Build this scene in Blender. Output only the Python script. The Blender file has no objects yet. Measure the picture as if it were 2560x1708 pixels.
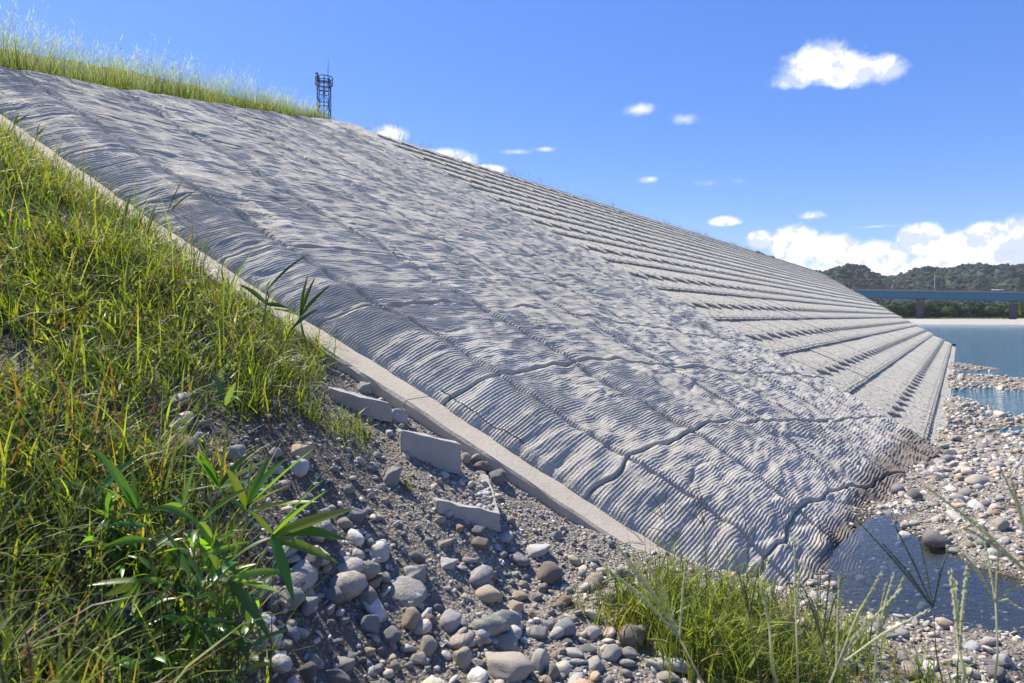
import bpy, math, random
import numpy as np
from mathutils import Vector, Matrix
rng = np.random.default_rng(7)
random.seed(7)
SC = bpy.context.scene
COL = SC.collection
# ------------------------------------------------------------------ camera, sky, sun, exposure
CAMZ = 2.4
cam = bpy.data.cameras.new('camera'); camo = bpy.data.objects.new('camera', cam); COL.objects.link(camo)
camo.location = (0, 0, CAMZ); camo.rotation_euler = (math.radians(90), 0, 0)
cam.sensor_width = 36; cam.lens = 24.0; cam.shift_y = -62 / 2560
cam.clip_start = 0.05; cam.clip_end = 9000
cam.dof.use_dof = True; cam.dof.focus_distance = 6.5; cam.dof.aperture_fstop = 6.3
SC.camera = camo
SUN_AZ = math.radians(-50)      # from +Y towards +X
SUN_EL = math.radians(55)
SC.view_settings.view_transform = 'Standard'
SC.view_settings.look = 'None'
SC.view_settings.exposure = 0.88
SC.view_settings.gamma = 1
SC.cycles.max_bounces = 6
SC.cycles.transparent_max_bounces = 8


class NT:
    """tiny node helper"""
    def __init__(s, tree):
        s.t = tree; s.n = tree.nodes; s.l = tree.links

    def new(s, typ, inp=None, **kw):
        n = s.n.new(typ)
        for k, v in kw.items(): setattr(n, k, v)
        for k, v in (inp or {}).items(): s.put(n.inputs[k], v)
        return n

    def put(s, sock, v):
        if isinstance(v, bpy.types.NodeSocket): s.l.new(v, sock)
        elif isinstance(v, bpy.types.Node): s.l.new(v.outputs[0], sock)
        else: sock.default_value = v

    def m(s, op, a, b=None, c=None, clamp=False):
        n = s.n.new('ShaderNodeMath'); n.operation = op; n.use_clamp = clamp
        for i, v in enumerate((a, b, c)):
            if v is not None: s.put(n.inputs[i], v)
        return n.outputs[0]

    def mix(s, f, a, b, typ='MIX'):
        n = s.n.new('ShaderNodeMix'); n.data_type = 'RGBA'; n.blend_type = typ
        s.put(n.inputs[0], f); s.put(n.inputs[6], a); s.put(n.inputs[7], b)
        return n.outputs[2]

    def ramp(s, f, stops, interp='LINEAR'):
        n = s.n.new('ShaderNodeValToRGB'); s.put(n.inputs[0], f); e = n.color_ramp.elements
        n.color_ramp.interpolation = interp
        while len(e) < len(stops): e.new(0.5)
        for i, (p, c) in enumerate(stops):
            e[i].position = p; e[i].color = (*c, 1) if len(c) == 3 else c
        return n.outputs[0]

    def noise(s, vec, scale, detail=4, rough=.55, out=0, **kw):
        n = s.n.new('ShaderNodeTexNoise')
        if vec is not None: s.put(n.inputs['Vector'], vec)
        n.inputs['Scale'].default_value = scale; n.inputs['Detail'].default_value = detail
        n.inputs['Roughness'].default_value = rough
        for k, v in kw.items(): n.inputs[k].default_value = v
        return n.outputs[out]


def c4(c): return (*c, 1)


w = bpy.data.worlds.new('World'); SC.world = w; w.use_nodes = True
T = NT(w.node_tree); T.n.clear()
sky = T.new('ShaderNodeTexSky', sky_type='NISHITA', sun_disc=False)
sky.sun_elevation = SUN_EL; sky.sun_rotation = SUN_AZ
sky.altitude = 0; sky.air_density = 1.0; sky.dust_density = 0.35; sky.ozone_density = 2.2
tc = T.new('ShaderNodeTexCoord').outputs['Generated']
sep = T.new('ShaderNodeSeparateXYZ', {0: tc})
X, Y, Z = sep.outputs
az = T.m('ARCTAN2', X, Y)
el = T.m('ARCSINE', Z)
n1 = T.noise(tc, 9.0, 9, .62)
n2 = T.noise(tc, 30.0, 6, .6)
n3 = T.noise(tc, 95.0, 5, .6)
nz = T.m('ADD', T.m('ADD', T.m('MULTIPLY', T.m('SUBTRACT', n1, .5), 1.7), T.m('MULTIPLY', T.m('SUBTRACT', n2, .5), 2.0)), T.m('MULTIPLY', T.m('SUBTRACT', n3, .5), 1.0))


def pdir(x, y):
    v = Vector(((x - 1280) / 1707, 1, (792 - y) / 1707)).normalized()
    return math.atan2(v.x, v.y), math.asin(v.z)


def blob(px, py, rx, ry, soft=.5, strength=1.0, amp=.55, flat=0.0):
    a0, e0 = pdir(px, py)
    a1, _ = pdir(px + rx, py); _, e1 = pdir(px, py - ry)
    ra, re = abs(a1 - a0), abs(e1 - e0)
    da = T.m('DIVIDE', T.m('SUBTRACT', az, a0), ra)
    de = T.m('DIVIDE', T.m('SUBTRACT', el, e0), re)
    if flat:
        dn = T.m('MULTIPLY', T.m('MINIMUM', de, 0), flat)
        de = T.m('ADD', T.m('MAXIMUM', de, 0), dn)
    d = T.m('SQRT', T.m('ADD', T.m('MULTIPLY', da, da), T.m('MULTIPLY', de, de)))
    v = T.m('ADD', T.m('SUBTRACT', 1.0, d), T.m('MULTIPLY', nz, amp))
    mr = T.new('ShaderNodeMapRange', {0: v, 1: -.12, 2: soft * 1.25, 3: 0.0, 4: strength}, interpolation_type='SMOOTHSTEP', clamp=True)
    return mr.outputs[0]


clouds = [
    (2060, 165, 110, 72, .42, 1.0, .5, 1.6), (2130, 190, 120, 48, .45, 1.0, .5, 1.5), (2215, 180, 62, 44, .5, .9, .5, 1.2), (1985, 205, 70, 30, .6, .75, .6, 1.3),
    (1600, 272, 46, 19, .8, .75, .6, 0), (1712, 298, 34, 17, 1.0, .5, .7, 0), (1618, 450, 30, 11, .7, .7, .4, 0),
    (1810, 556, 50, 17, .45, .97, .35, 1.5), (2030, 540, 44, 13, .6, .85, .4, 1.3), (1283, 380, 52, 9, .9, .6, .5, 0),
    (1365, 373, 30, 8, .8, .6, .5, 0), (1765, 458, 40, 12, 1.1, .35, .6, 0), (1848, 452, 22, 9, 1.1, .3, .5, 0),
    (975, 335, 52, 26, .5, .95, .4, 0), (1130, 400, 75, 30, .35, 1.0, .3, 0), (1215, 425, 50, 16, .35, 1.0, .3, 0),
    (1985, 900 - 290, 70, 52, .3, 1.0, .38, 0), (1900, 600, 38, 26, .3, 1.0, .35, 0), (2080, 625, 80, 45, .3, 1.0, .38, 0),
    (2200, 640, 90, 45, .3, 1.0, .4, 0), (2300, 600, 75, 46, .28, 1.0, .4, 0), (2370, 625, 70, 50, .3, 1.0, .4, 0),
    (2480, 600, 85, 46, .3, 1.0, .4, 0), (2590, 590, 110, 60, .3, 1.0, .4, 0), (2200, 566, 90, 3.5, 1.0, .45, .25, 0),
]
acc = None
for c in clouds:
    b = blob(*c)
    acc = b if acc is None else T.m('MAXIMUM', acc, b)
# low band of cloud above the horizon, all the way round
_, eb = pdir(2300, 640)
bandv = T.m('ADD', T.m('DIVIDE', T.m('SUBTRACT', eb + .006, el), .030), T.m('MULTIPLY', nz, .9))
band = T.new('ShaderNodeMapRange', {0: bandv, 1: -.1, 2: .5, 3: 0.0, 4: 1.0}, interpolation_type='SMOOTHSTEP', clamp=True).outputs[0]
right = T.new('ShaderNodeMapRange', {0: az, 1: .30, 2: .36, 3: 0.0, 4: 1.0}, clamp=True).outputs[0]
acc = T.m('MAXIMUM', acc, T.m('MULTIPLY', band, right))
# billow shading of the cloud: bright towards the sun, blue grey between
sh = T.noise(T.new('ShaderNodeVectorMath', {0: tc, 1: (.006, -.004, -.012)}, operation='ADD').outputs[0], 17.0, 8, .58)
sh2 = T.noise(tc, 17.0, 8, .58)
lit = T.m('ADD', T.m('MULTIPLY', T.m('SUBTRACT', sh2, sh), 5.0), T.m('MULTIPLY', sh2, 1.3))
ccol = T.ramp(lit, [(.34, (3.6, 4.0, 5.0)), (.55, (5.2, 5.35, 5.7)), (.75, (6.3, 6.3, 6.3))])
skyc = T.new('ShaderNodeHueSaturation', {'Hue': .514, 'Saturation': 1.32, 'Value': .70, 'Color': sky.outputs[0]}).outputs[0]
skyc = T.mix(.25, skyc, (1.0, 2.3, 7.4, 1))
fin = T.mix(acc, skyc, ccol)
bg = T.new('ShaderNodeBackground', {0: fin, 1: .115})
T.l.new(bg.outputs[0], T.new('ShaderNodeOutputWorld').inputs[0])

sund = bpy.data.lights.new('sun', 'SUN'); suno = bpy.data.objects.new('sun', sund); COL.objects.link(suno)
sund.energy = 5.0; sund.angle = math.radians(.53); sund.color = (1, .92, .79)
sdir = Vector((math.sin(SUN_AZ) * math.cos(SUN_EL), math.cos(SUN_AZ) * math.cos(SUN_EL), math.sin(SUN_EL)))
suno.rotation_euler = sdir.to_track_quat('Z', 'Y').to_euler()
suno.location = sdir * 60

# ------------------------------------------------------------------ helpers
A = math.atan(1118 / 1707); SN, CS = math.sin(A), math.cos(A)
SL = .544
NRM = np.array([CS * SL, -SN * SL, 1.0]); NRM /= np.linalg.norm(NRM)


def tl(t, l):            # bank coordinates (along river, up the slope) -> world XY
    return t * SN - l * CS, t * CS + l * SN


def xy2tl(x, y): return x * SN + y * CS, -x * CS + y * SN


def sstep(a, b, x):
    x = np.clip((x - a) / (b - a), 0, 1); return x * x * (3 - 2 * x)


def _h(ix, iy, seed):
    ix = ix.astype(np.int64) & 0xffffffff; iy = iy.astype(np.int64) & 0xffffffff
    n = (ix * 374761393 + iy * 668265263 + seed * 1442695041) & 0xffffffff
    n = ((n ^ (n >> 13)) * 1274126177) & 0xffffffff
    n = n ^ (n >> 16)
    return (n & 0xffff) / 65535.0


def vn(x, y, seed=0):     # value noise -1..1
    x = np.asarray(x, float); y = np.asarray(y, float)
    x0 = np.floor(x); y0 = np.floor(y); fx = x - x0; fy = y - y0
    fx = fx * fx * fx * (fx * (fx * 6 - 15) + 10); fy = fy * fy * fy * (fy * (fy * 6 - 15) + 10)
    a = _h(x0, y0, seed); b = _h(x0 + 1, y0, seed); c = _h(x0, y0 + 1, seed); d = _h(x0 + 1, y0 + 1, seed)
    return ((a * (1 - fx) + b * fx) * (1 - fy) + (c * (1 - fx) + d * fx) * fy) * 2 - 1


def gn(x, y, seed=0):     # gradient noise, about -1..1
    x = np.asarray(x, float); y = np.asarray(y, float)
    x0 = np.floor(x); y0 = np.floor(y); fx = x - x0; fy = y - y0
    ux = fx * fx * fx * (fx * (fx * 6 - 15) + 10); uy = fy * fy * fy * (fy * (fy * 6 - 15) + 10)
    def g(ix, iy, dx, dy):
        a = _h(ix, iy, seed) * 6.28318; return np.cos(a) * dx + np.sin(a) * dy
    a = g(x0, y0, fx, fy); b = g(x0 + 1, y0, fx - 1, fy); c = g(x0, y0 + 1, fx, fy - 1); d = g(x0 + 1, y0 + 1, fx - 1, fy - 1)
    return ((a * (1 - ux) + b * ux) * (1 - uy) + (c * (1 - ux) + d * ux) * uy) * 1.5


def fbm(x, y, seed=0, o=4, g=.5):
    s = 0; a = 1; n = 0
    for i in range(o):
        s = s + a * vn(x * 2 ** i + 17.3 * i, y * 2 ** i - 9.1 * i, seed + i); n += a; a *= g
    return s / n


def link(o, parent=None):
    COL.objects.link(o)
    if parent is not None: o.parent = parent
    return o


def mesh_np(name, V, Fc, mat, col=None, attrs=None, smooth=True):
    """V (n,3); Fc: list of int arrays (m,3) or (m,4)"""
    me = bpy.data.meshes.new(name)
    Fc = [f for f in (Fc if isinstance(Fc, list) else [Fc]) if len(f)]
    V = np.asarray(V, np.float32)
    me.vertices.add(len(V)); me.vertices.foreach_set('co', V.ravel())
    loops = np.concatenate([f.ravel() for f in Fc]).astype(np.int32)
    tot = np.concatenate([np.full(len(f), f.shape[1], np.int32) for f in Fc])
    st = np.concatenate([[0], np.cumsum(tot)[:-1]]).astype(np.int32)
    me.loops.add(len(loops)); me.loops.foreach_set('vertex_index', loops)
    me.polygons.add(len(tot)); me.polygons.foreach_set('loop_start', st); me.polygons.foreach_set('loop_total', tot)
    me.polygons.foreach_set('use_smooth', np.full(len(tot), smooth, bool))
    if col is not None:
        a = me.color_attributes.new('Col', 'FLOAT_COLOR', 'POINT')
        c = np.ones((len(V), 4), np.float32); c[:, :3] = col; a.data.foreach_set('color', c.ravel())
    for k, v in (attrs or {}).items():
        a = me.attributes.new(k, 'FLOAT', 'POINT'); a.data.foreach_set('value', np.asarray(v, np.float32).ravel())
    me.update(calc_edges=True)
    if mat is not None: me.materials.append(mat)
    return me


def ob(name, me, parent=None, **kw):
    o = bpy.data.objects.new(name, me); link(o, parent)
    for k, v in kw.items(): o[k] = v
    return o


def empty(name, loc=(0, 0, 0), **kw):
    o = bpy.data.objects.new(name, None); o.location = loc; o.empty_display_size = .1; link(o)
    for k, v in kw.items(): o[k] = v
    return o


def grid_faces(nu, nv):
    i = np.arange(nu * nv).reshape(nv, nu)
    return np.stack([i[:-1, :-1].ravel(), i[:-1, 1:].ravel(), i[1:, 1:].ravel(), i[1:, :-1].ravel()], 1)


class MB:
    def __init__(s): s.v = []; s.f = []

    def box(s, c, d, rz=0.0, R=None):
        b = len(s.v); R = R if R is not None else Matrix.Rotation(rz, 3, 'Z')
        for x in (-.5, .5):
            for y in (-.5, .5):
                for z in (-.5, .5):
                    s.v.append(tuple(Vector(c) + R @ Vector((x * d[0], y * d[1], z * d[2]))))
        for q in ((0, 1, 3, 2), (4, 6, 7, 5), (0, 4, 5, 1), (2, 3, 7, 6), (0, 2, 6, 4), (1, 5, 7, 3)): s.f.append([b + i for i in q])

    def tube(s, pts, r, n=6):
        pts = [Vector(p) for p in pts]; rs = r if isinstance(r, (list, tuple)) else [r] * len(pts)
        b = len(s.v)
        for i, p in enumerate(pts):
            d = (pts[min(i + 1, len(pts) - 1)] - pts[max(i - 1, 0)]).normalized()
            u = d.orthogonal().normalized() if i == 0 else (u - d * u.dot(d)).normalized()
            v = d.cross(u)
            for k in range(n):
                a = 2 * math.pi * k / n; s.v.append(tuple(p + (u * math.cos(a) + v * math.sin(a)) * rs[i]))
        for i in range(len(pts) - 1):
            for k in range(n):
                s.f.append([b + i * n + k, b + i * n + (k + 1) % n, b + (i + 1) * n + (k + 1) % n, b + (i + 1) * n + k])
        s.f.append([b + k for k in range(n)][::-1]); s.f.append([b + (len(pts) - 1) * n + k for k in range(n)])

    def mesh(s, name, mat, smooth=False, bevel=0):
        me = bpy.data.meshes.new(name); me.from_pydata(s.v, [], s.f); me.update()
        if bevel:
            import bmesh
            bm = bmesh.new(); bm.from_mesh(me)
            bmesh.ops.bevel(bm, geom=bm.edges[:], offset=bevel, segments=1, affect='EDGES'); bm.to_mesh(me); bm.free()
        me.polygons.foreach_set('use_smooth', [smooth] * len(me.polygons))
        me.materials.append(mat); return me


def mat(name, build):
    m = bpy.data.materials.new(name); m.use_nodes = True; t = NT(m.node_tree); t.n.clear()
    out = t.new('ShaderNodeOutputMaterial'); s = build(t); t.put(out.inputs[0], s)
    return m


def bsdf(t, col, rough=.85, bump=None, dist=.01, strength=1.0, spec=.3, **kw):
    inp = {'Base Color': col, 'Roughness': rough, 'Specular IOR Level': spec}
    n = t.new('ShaderNodeBsdfPrincipled', inp)
    for k, v in kw.items(): t.put(n.inputs[k], v)
    if bump is not None:
        b = t.new('ShaderNodeBump', {'Strength': strength, 'Distance': dist, 'Height': bump}); t.l.new(b.outputs[0], n.inputs['Normal'])
    return n.outputs[0]


def obj_vec(t): return t.new('ShaderNodeTexCoord').outputs['Object']


def geo_pos(t): return t.new('ShaderNodeNewGeometry').outputs['Position']


# ------------------------------------------------------------------ materials
def quilt_mat(t):
    p = geo_pos(t)
    ph = t.new('ShaderNodeAttribute', attribute_name='rib').outputs['Fac']
    am = t.new('ShaderNodeAttribute', attribute_name='ribamp').outputs['Fac']
    rib = t.m('MULTIPLY', t.m('SINE', t.m('MULTIPLY', ph, 6.28318)), am)
    big = t.noise(p, .7, 4, .6); mid = t.noise(p, 6, 5, .6); fine = t.noise(p, 120, 3, .7)
    col = t.ramp(t.m('ADD', t.m('MULTIPLY', big, .55), t.m('MULTIPLY', mid, .45)),
                 [(.30, (.35, .330, .278)), (.5, (.455, .432, .368)), (.72, (.56, .538, .465))])
    smp = t.new('ShaderNodeMapping', {0: p}); smp.inputs['Rotation'].default_value = (0, 0, math.radians(57)); smp.inputs['Scale'].default_value = (.5, 2.2, .3)
    stn = t.noise(smp.outputs[0], 1.6, 5, .65)
    col = t.mix(t.new('ShaderNodeMapRange', {0: stn, 1: .52, 2: .70, 3: 0.0, 4: .5}, clamp=True).outputs[0], col, (.30, .275, .225, 1))
    z = t.new('ShaderNodeSeparateXYZ', {0: p}).outputs[2]
    low = t.new('ShaderNodeMapRange', {0: t.m('ADD', z, t.m('MULTIPLY', t.m('SUBTRACT', mid, .5), 1.0)), 1: .35, 2: 1.7, 3: 1.0, 4: 0.0}, clamp=True).outputs[0]
    col = t.mix(t.m('MULTIPLY', low, .75), col, (.47, .425, .365, 1))
    wet = t.new('ShaderNodeMapRange', {0: t.m('ADD', z, t.m('MULTIPLY', t.m('SUBTRACT', mid, .5), .12)), 1: .43, 2: .53, 3: .75, 4: 0.0}, clamp=True).outputs[0]
    col = t.mix(wet, col, (.13, .10, .07, 1))
    hgt = t.m('ADD', t.m('MULTIPLY', rib, .8), t.m('ADD', t.m('MULTIPLY', fine, .45), t.m('MULTIPLY', t.noise(p, 30, 5, .65), 1.1)))
    return bsdf(t, col, .88, hgt, .014, 1.0)


def conc(c0, c1, sc=3, pits=True):
    def f(t):
        p = geo_pos(t)
        n = t.noise(p, sc, 6, .6); n3 = t.noise(p, sc * 12, 4, .6)
        col = t.mix(t.m('ADD', t.m('MULTIPLY', n, .7), t.m('MULTIPLY', n3, .3)), c4(c0), c4(c1))
        spk = t.noise(p, 90, 2, .5)
        col = t.mix(t.new('ShaderNodeMapRange', {0: spk, 1: .62, 2: .72, 3: 0.0, 4: .5}, clamp=True).outputs[0], col, c4([c * .45 for c in c0]))
        st = t.noise(p, 1.3, 5, .7)
        col = t.mix(t.new('ShaderNodeMapRange', {0: st, 1: .55, 2: .7, 3: 0.0, 4: .45}, clamp=True).outputs[0], col, (.17, .145, .11, 1))
        h = t.m('ADD', n3, t.m('MULTIPLY', spk, .5))
        return bsdf(t, col, .9, h, .006, .8)
    return f


def block_mat(t):
    p = geo_pos(t)
    n = t.noise(p, 5, 5, .65); f = t.noise(p, 16, 5, .75); big = t.noise(p, .22, 3, .5)
    col = t.mix(n, (.54, .515, .43, 1), (.76, .73, .625, 1))
    col = t.mix(t.new('ShaderNodeMapRange', {0: f, 1: .50, 2: .62, 3: 0.0, 4: .75}, clamp=True).outputs[0], col, (.22, .195, .14, 1))
    col = t.mix(t.m('MULTIPLY', big, .35), col, (.33, .31, .27, 1))
    pit = t.new('ShaderNodeTexVoronoi', {'Vector': p, 'Scale': 7.0}, feature='F1').outputs['Distance']
    pk = t.new('ShaderNodeMapRange', {0: pit, 1: .18, 2: .32, 3: 0.0, 4: 1.0}, clamp=True).outputs[0]
    col = t.mix(t.m('MULTIPLY', t.m('SUBTRACT', 1.0, pk), .45), col, (.20, .18, .14, 1))
    return bsdf(t, col, .92, t.m('ADD', t.m('MULTIPLY', f, 1.4), t.m('ADD', n, t.m('MULTIPLY', pk, .5))), .07, 1.0)


M = {}
M['quilt'] = mat('grey_grooved_concrete', quilt_mat)
M['curb'] = mat('curb_concrete', conc((.34, .295, .225), (.54, .485, .39)))
M['slab'] = mat('broken_concrete', conc((.30, .28, .26), (.43, .41, .385), 9))
M['block'] = mat('block_concrete', block_mat)


def stone_mat(src):
    def f(t):
        if src == 'obj':
            c = t.new('ShaderNodeObjectInfo').outputs['Color']; p = obj_vec(t)
            p = t.new('ShaderNodeVectorMath', {0: p, 1: t.new('ShaderNodeObjectInfo').outputs['Location']}, operation='ADD').outputs[0]
        else:
            c = t.new('ShaderNodeVertexColor', layer_name='Col').outputs[0]; p = geo_pos(t)
        n = t.noise(p, 14, 5, .65); n2 = t.noise(p, 70, 4, .7); v = t.noise(p, 6, 3, .5, Distortion=2.5)
        col = t.mix(t.m('MULTIPLY', n, .9), t.mix(1.0, c, (.58, .58, .6, 1), 'MULTIPLY'), t.mix(1.0, c, (1.35, 1.33, 1.28, 1), 'MULTIPLY'))
        vein = t.new('ShaderNodeMapRange', {0: t.m('ABSOLUTE', t.m('SUBTRACT', v, .5)), 1: .0, 2: .022, 3: .3, 4: 0.0}, clamp=True).outputs[0]
        col = t.mix(vein, col, (.55, .54, .52, 1))
        col = t.mix(t.new('ShaderNodeMapRange', {0: n2, 1: .55, 2: .75, 3: 0.0, 4: .5}, clamp=True).outputs[0], col, (.16, .14, .12, 1))
        return bsdf(t, col, .8, t.m('ADD', n2, t.m('MULTIPLY', n, 2.0)), .008, .8)
    return f


M['stone'] = mat('river_stone', stone_mat('obj'))
M['stone_v'] = mat('river_pebbles', stone_mat('vc'))


def soil_mat(t):
    p = geo_pos(t)
    v = t.new('ShaderNodeTexVoronoi', {'Vector': p, 'Scale': 55.0}, feature='F1'); v2 = t.new('ShaderNodeTexVoronoi', {'Vector': p, 'Scale': 22.0}, feature='F1')
    n = t.noise(p, 4, 6, .65); f = t.noise(p, 60, 4, .7)
    base = t.mix(n, (.14, .118, .092, 1), (.30, .265, .215, 1))
    gk = t.new('ShaderNodeAttribute', attribute_name='gravel').outputs['Fac']
    base = t.mix(gk, t.mix(n, (.035, .027, .018, 1), (.11, .085, .055, 1)), base)
    peb = t.ramp(t.new('ShaderNodeSeparateColor', {0: v.outputs['Color']}).outputs[0], [(0, (.12, .11, .1)), (.4, (.25, .23, .2)), (.8, (.36, .33, .29)), (1, (.45, .43, .4))])
    k = t.new('ShaderNodeAttribute', attribute_name='gravel').outputs['Fac']
    dens = t.m('MULTIPLY', t.new('ShaderNodeMapRange', {0: v.outputs['Distance'], 1: .55, 2: .35, 3: 0.0, 4: 1.0}, clamp=True).outputs[0], k)
    col = t.mix(dens, base, peb)
    wet = t.new('ShaderNodeAttribute', attribute_name='wet').outputs['Fac']
    col = t.mix(wet, col, (.035, .035, .03, 1))
    h = t.m('ADD', t.m('MULTIPLY', t.m('SUBTRACT', 1.0, v.outputs['Distance']), .9), t.m('ADD', t.m('MULTIPLY', f, .9), t.m('SUBTRACT', 1.0, v2.outputs['Distance'])))
    return bsdf(t, col, .95, h, .018, 1.0, spec=.2)


M['soil'] = mat('gravelly_soil', soil_mat)


def foliage(tr=.45, rough=.42, spec=.5, tint=(1.65, 1.6, .5, 1)):
    def f(t):
        c = t.new('ShaderNodeVertexColor', layer_name='Col').outputs[0]
        c = t.mix(t.m('MULTIPLY', t.noise(geo_pos(t), 9, 3, .6), .5), c, t.mix(1.0, c, (.6, .62, .5, 1), 'MULTIPLY'))
        p = t.new('ShaderNodeBsdfPrincipled', {'Base Color': c, 'Roughness': rough, 'Specular IOR Level': spec})
        tcv = t.mix(1.0, c, tint, 'MULTIPLY')
        tl_ = t.new('ShaderNodeBsdfTranslucent', {0: tcv})
        return t.new('ShaderNodeMixShader', {0: tr, 1: p.outputs[0], 2: tl_.outputs[0]}).outputs[0]
    return f


M['leaf'] = mat('green_leaf', foliage(.5, .34, .6))
M['blade'] = mat('grass_blade', foliage(.45, .5, .35))
M['straw'] = mat('seed_straw', foliage(.45, .7, .2, (1.35, 1.4, 1.0, 1)))


def water_mat(deep, sc, bump, rough, alpha):
    def f(t):
        p = geo_pos(t)
        mp = t.new('ShaderNodeMapping', {0: p}); mp.inputs['Scale'].default_value = (1, 1.7, 1)
        n = t.noise(mp.outputs[0], sc, 4, .6); n2 = t.noise(mp.outputs[0], sc * .22, 3, .5)
        b = t.new('ShaderNodeBump', {'Strength': 1.0, 'Distance': bump, 'Height': t.m('ADD', n, n2)})
        p_ = t.new('ShaderNodeBsdfPrincipled', {'Base Color': c4(deep), 'Roughness': rough, 'IOR': 1.33, 'Normal': b.outputs[0], 'Specular IOR Level': .5})
        if alpha < 1:
            tr = t.new('ShaderNodeBsdfTransparent', {0: (.62, .66, .62, 1)})
            gl = t.new('ShaderNodeBsdfGlossy', {0: (1, 1, 1, 1), 'Roughness': rough, 'Normal': b.outputs[0]})
            fr = t.new('ShaderNodeFresnel', {'IOR': 1.33, 'Normal': b.outputs[0]})
            under = t.new('ShaderNodeMixShader', {0: alpha, 1: tr.outputs[0], 2: p_.outputs[0]})
            return t.new('ShaderNodeMixShader', {0: fr.outputs[0], 1: under.outputs[0], 2: gl.outputs[0]}).outputs[0]
        return p_.outputs[0]
    return f


M['river'] = mat('river_water', water_mat((.03, .095, .125), 1.6, .16, .05, 1))
M['pool'] = mat('pool_water', water_mat((.03, .035, .035), 11, .004, .02, .15))


def plain(c, rough=.6, metal=0.0, var=.3, sc=8):
    def f(t):
        n = t.noise(geo_pos(t), sc, 4, .6)
        col = t.mix(n, c4([x * (1 - var) for x in c]), c4([min(1, x * (1 + var)) for x in c]))
        return bsdf(t, col, rough, Metallic=metal)
    return f


M['steel'] = mat('dark_rusty_steel', plain((.045, .035, .035), .6, .3))
M['bridge'] = mat('blue_bridge_paint', plain((.05, .155, .25), .5, 0, .12, .15))
M['rail'] = mat('rusty_railing', plain((.22, .12, .10), .7))
M['pier'] = mat('dark_pier_concrete', plain((.07, .06, .075), .8, 0, .3, .3))
M['deck'] = mat('deck_grey', plain((.22, .24, .26), .7))
M['lamp'] = mat('galvanised_pole', plain((.45, .47, .48), .5))
M['carD'] = mat('dark_car_paint', plain((.05, .06, .08), .3)); M['carW'] = mat('white_car_paint', plain((.75, .76, .78), .3))
M['tyre'] = mat('black_rubber', plain((.02, .02, .02), .8)); M['glass'] = mat('car_glass', plain((.04, .05, .06), .1))


def forest_mat(c0, c1, c2, sc):
    def f(t):
        p = geo_pos(t)
        n = t.noise(p, sc, 6, .7); b = t.noise(p, sc * .12, 3, .5)
        col = t.ramp(t.m('ADD', t.m('MULTIPLY', n, .65), t.m('MULTIPLY', b, .35)), [(.33, c0), (.52, c1), (.72, c2)])
        return bsdf(t, col, .95, n, 1.0 / sc, .8, spec=.1)
    return f


M['hill'] = mat('hill_forest', forest_mat((.030, .046, .036), (.050, .072, .048), (.085, .105, .060), .16))
M['wood'] = mat('riverside_wood', forest_mat((.016, .030, .012), (.04, .062, .022), (.085, .11, .035), .5))
M['bar'] = mat('gravel_bar_stones', lambda t: bsdf(t, t.mix(t.noise(geo_pos(t), .6, 8, .75), (.24, .22, .19, 1), (.52, .50, .45, 1)), .95, t.noise(geo_pos(t), 1.2, 8, .8), .5, 1.0))
M['turf'] = mat('bank_turf', lambda t: bsdf(t, t.mix(t.noise(geo_pos(t), 2, 5, .6), (.04, .05, .02, 1), (.13, .12, .06, 1)), .95, t.noise(geo_pos(t), 12, 4, .6), .1, 1.0))

# ------------------------------------------------------------------ near ground height
CURB_L = np.array([-2, .6, 1.85, 2.46, 3.19, 3.76, 4.27, 4.94, 5.59, 6.43, 7.56, 8.72, 10, 12, 16.0])
CURB_T = np.array([4.9, 4.75, 4.5, 4.37, 4.21, 4.08, 3.96, 3.80, 3.66, 3.50, 3.33, 3.16, 3.0, 2.8, 2.6])


def curb_t(l): return np.interp(l, CURB_L, CURB_T)


UP_T = np.array([-1, 2, 3.6, 4.9, 6.1, 7.1, 8.27, 9.77, 12.5, 13.4, 14.1, 90])
UP_L = np.array([8.6, 9.3, 9.9, 10.3, 10.8, 11.3, 11.8, 12.5, 14.0, 14.3, 14.5, 15.3])


def upper_l(t): return np.interp(t, UP_T, UP_L)


T_END = 14.1
CW = .25
cp = []


def C(px, py, k=None, z=None):
    if k is None: k = (CAMZ - z) * 1707 / (py - 792)
    cp.append(((px - 1280) / 1707 * k, k, CAMZ + (792 - py) / 1707 * k))


for a in ((0, 1708, 1.75), (-300, 1708, 1.4), (300, 1708, 2.05), (600, 1708, 2.35), (900, 1708, 2.85), (0, 1300, 2.35), (300, 1400, 2.45), (600, 1500, 2.65), (900, 1500, 3.25),
          (1150, 1300, 4.1), (1000, 1150, 4.45), (900, 1300, 3.75), (700, 1300, 3.25), (700, 1100, 3.85), (500, 1200, 3.15), (500, 1000, 3.75), (300, 1000, 3.35), (300, 800, 4.1),
          (0, 900, 3.1), (0, 600, 4.3), (0, 400, 5.5), (200, 550, 5.2), (600, 850, 4.65), (-500, 900, 2.6), (-500, 500, 4.2), (450, 700, 4.9)): C(a[0], a[1], k=a[2])
POOLZ = [(2120, 1530, .41), (2300, 1400, .29), (2500, 1500, .29), (2200, 1400, .28), (2380, 1470, .26), (2260, 1320, .41), (2239, 1318, .41), (2313, 1343, .43), (2353, 1358, .43), (2422, 1412, .43), (2560, 1447, .43), (2165, 1545, .43), (2338, 1570, .43), (2560, 1610, .43), (2330, 1290, .48), (2500, 1300, .51), (2450, 1380, .49), (2700, 1400, .5), (2700, 1300, .5), (2300, 1640, .48), (2900, 1500, .48), (2080, 1470, .43), (1960, 1465, .53)]
for a in ((1650, 1362, .90), (1560, 1350, .91), (1480, 1330, .92)): C(a[0], a[1], z=a[2])
for a in POOLZ: C(a[0], a[1], z=a[2])
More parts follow.
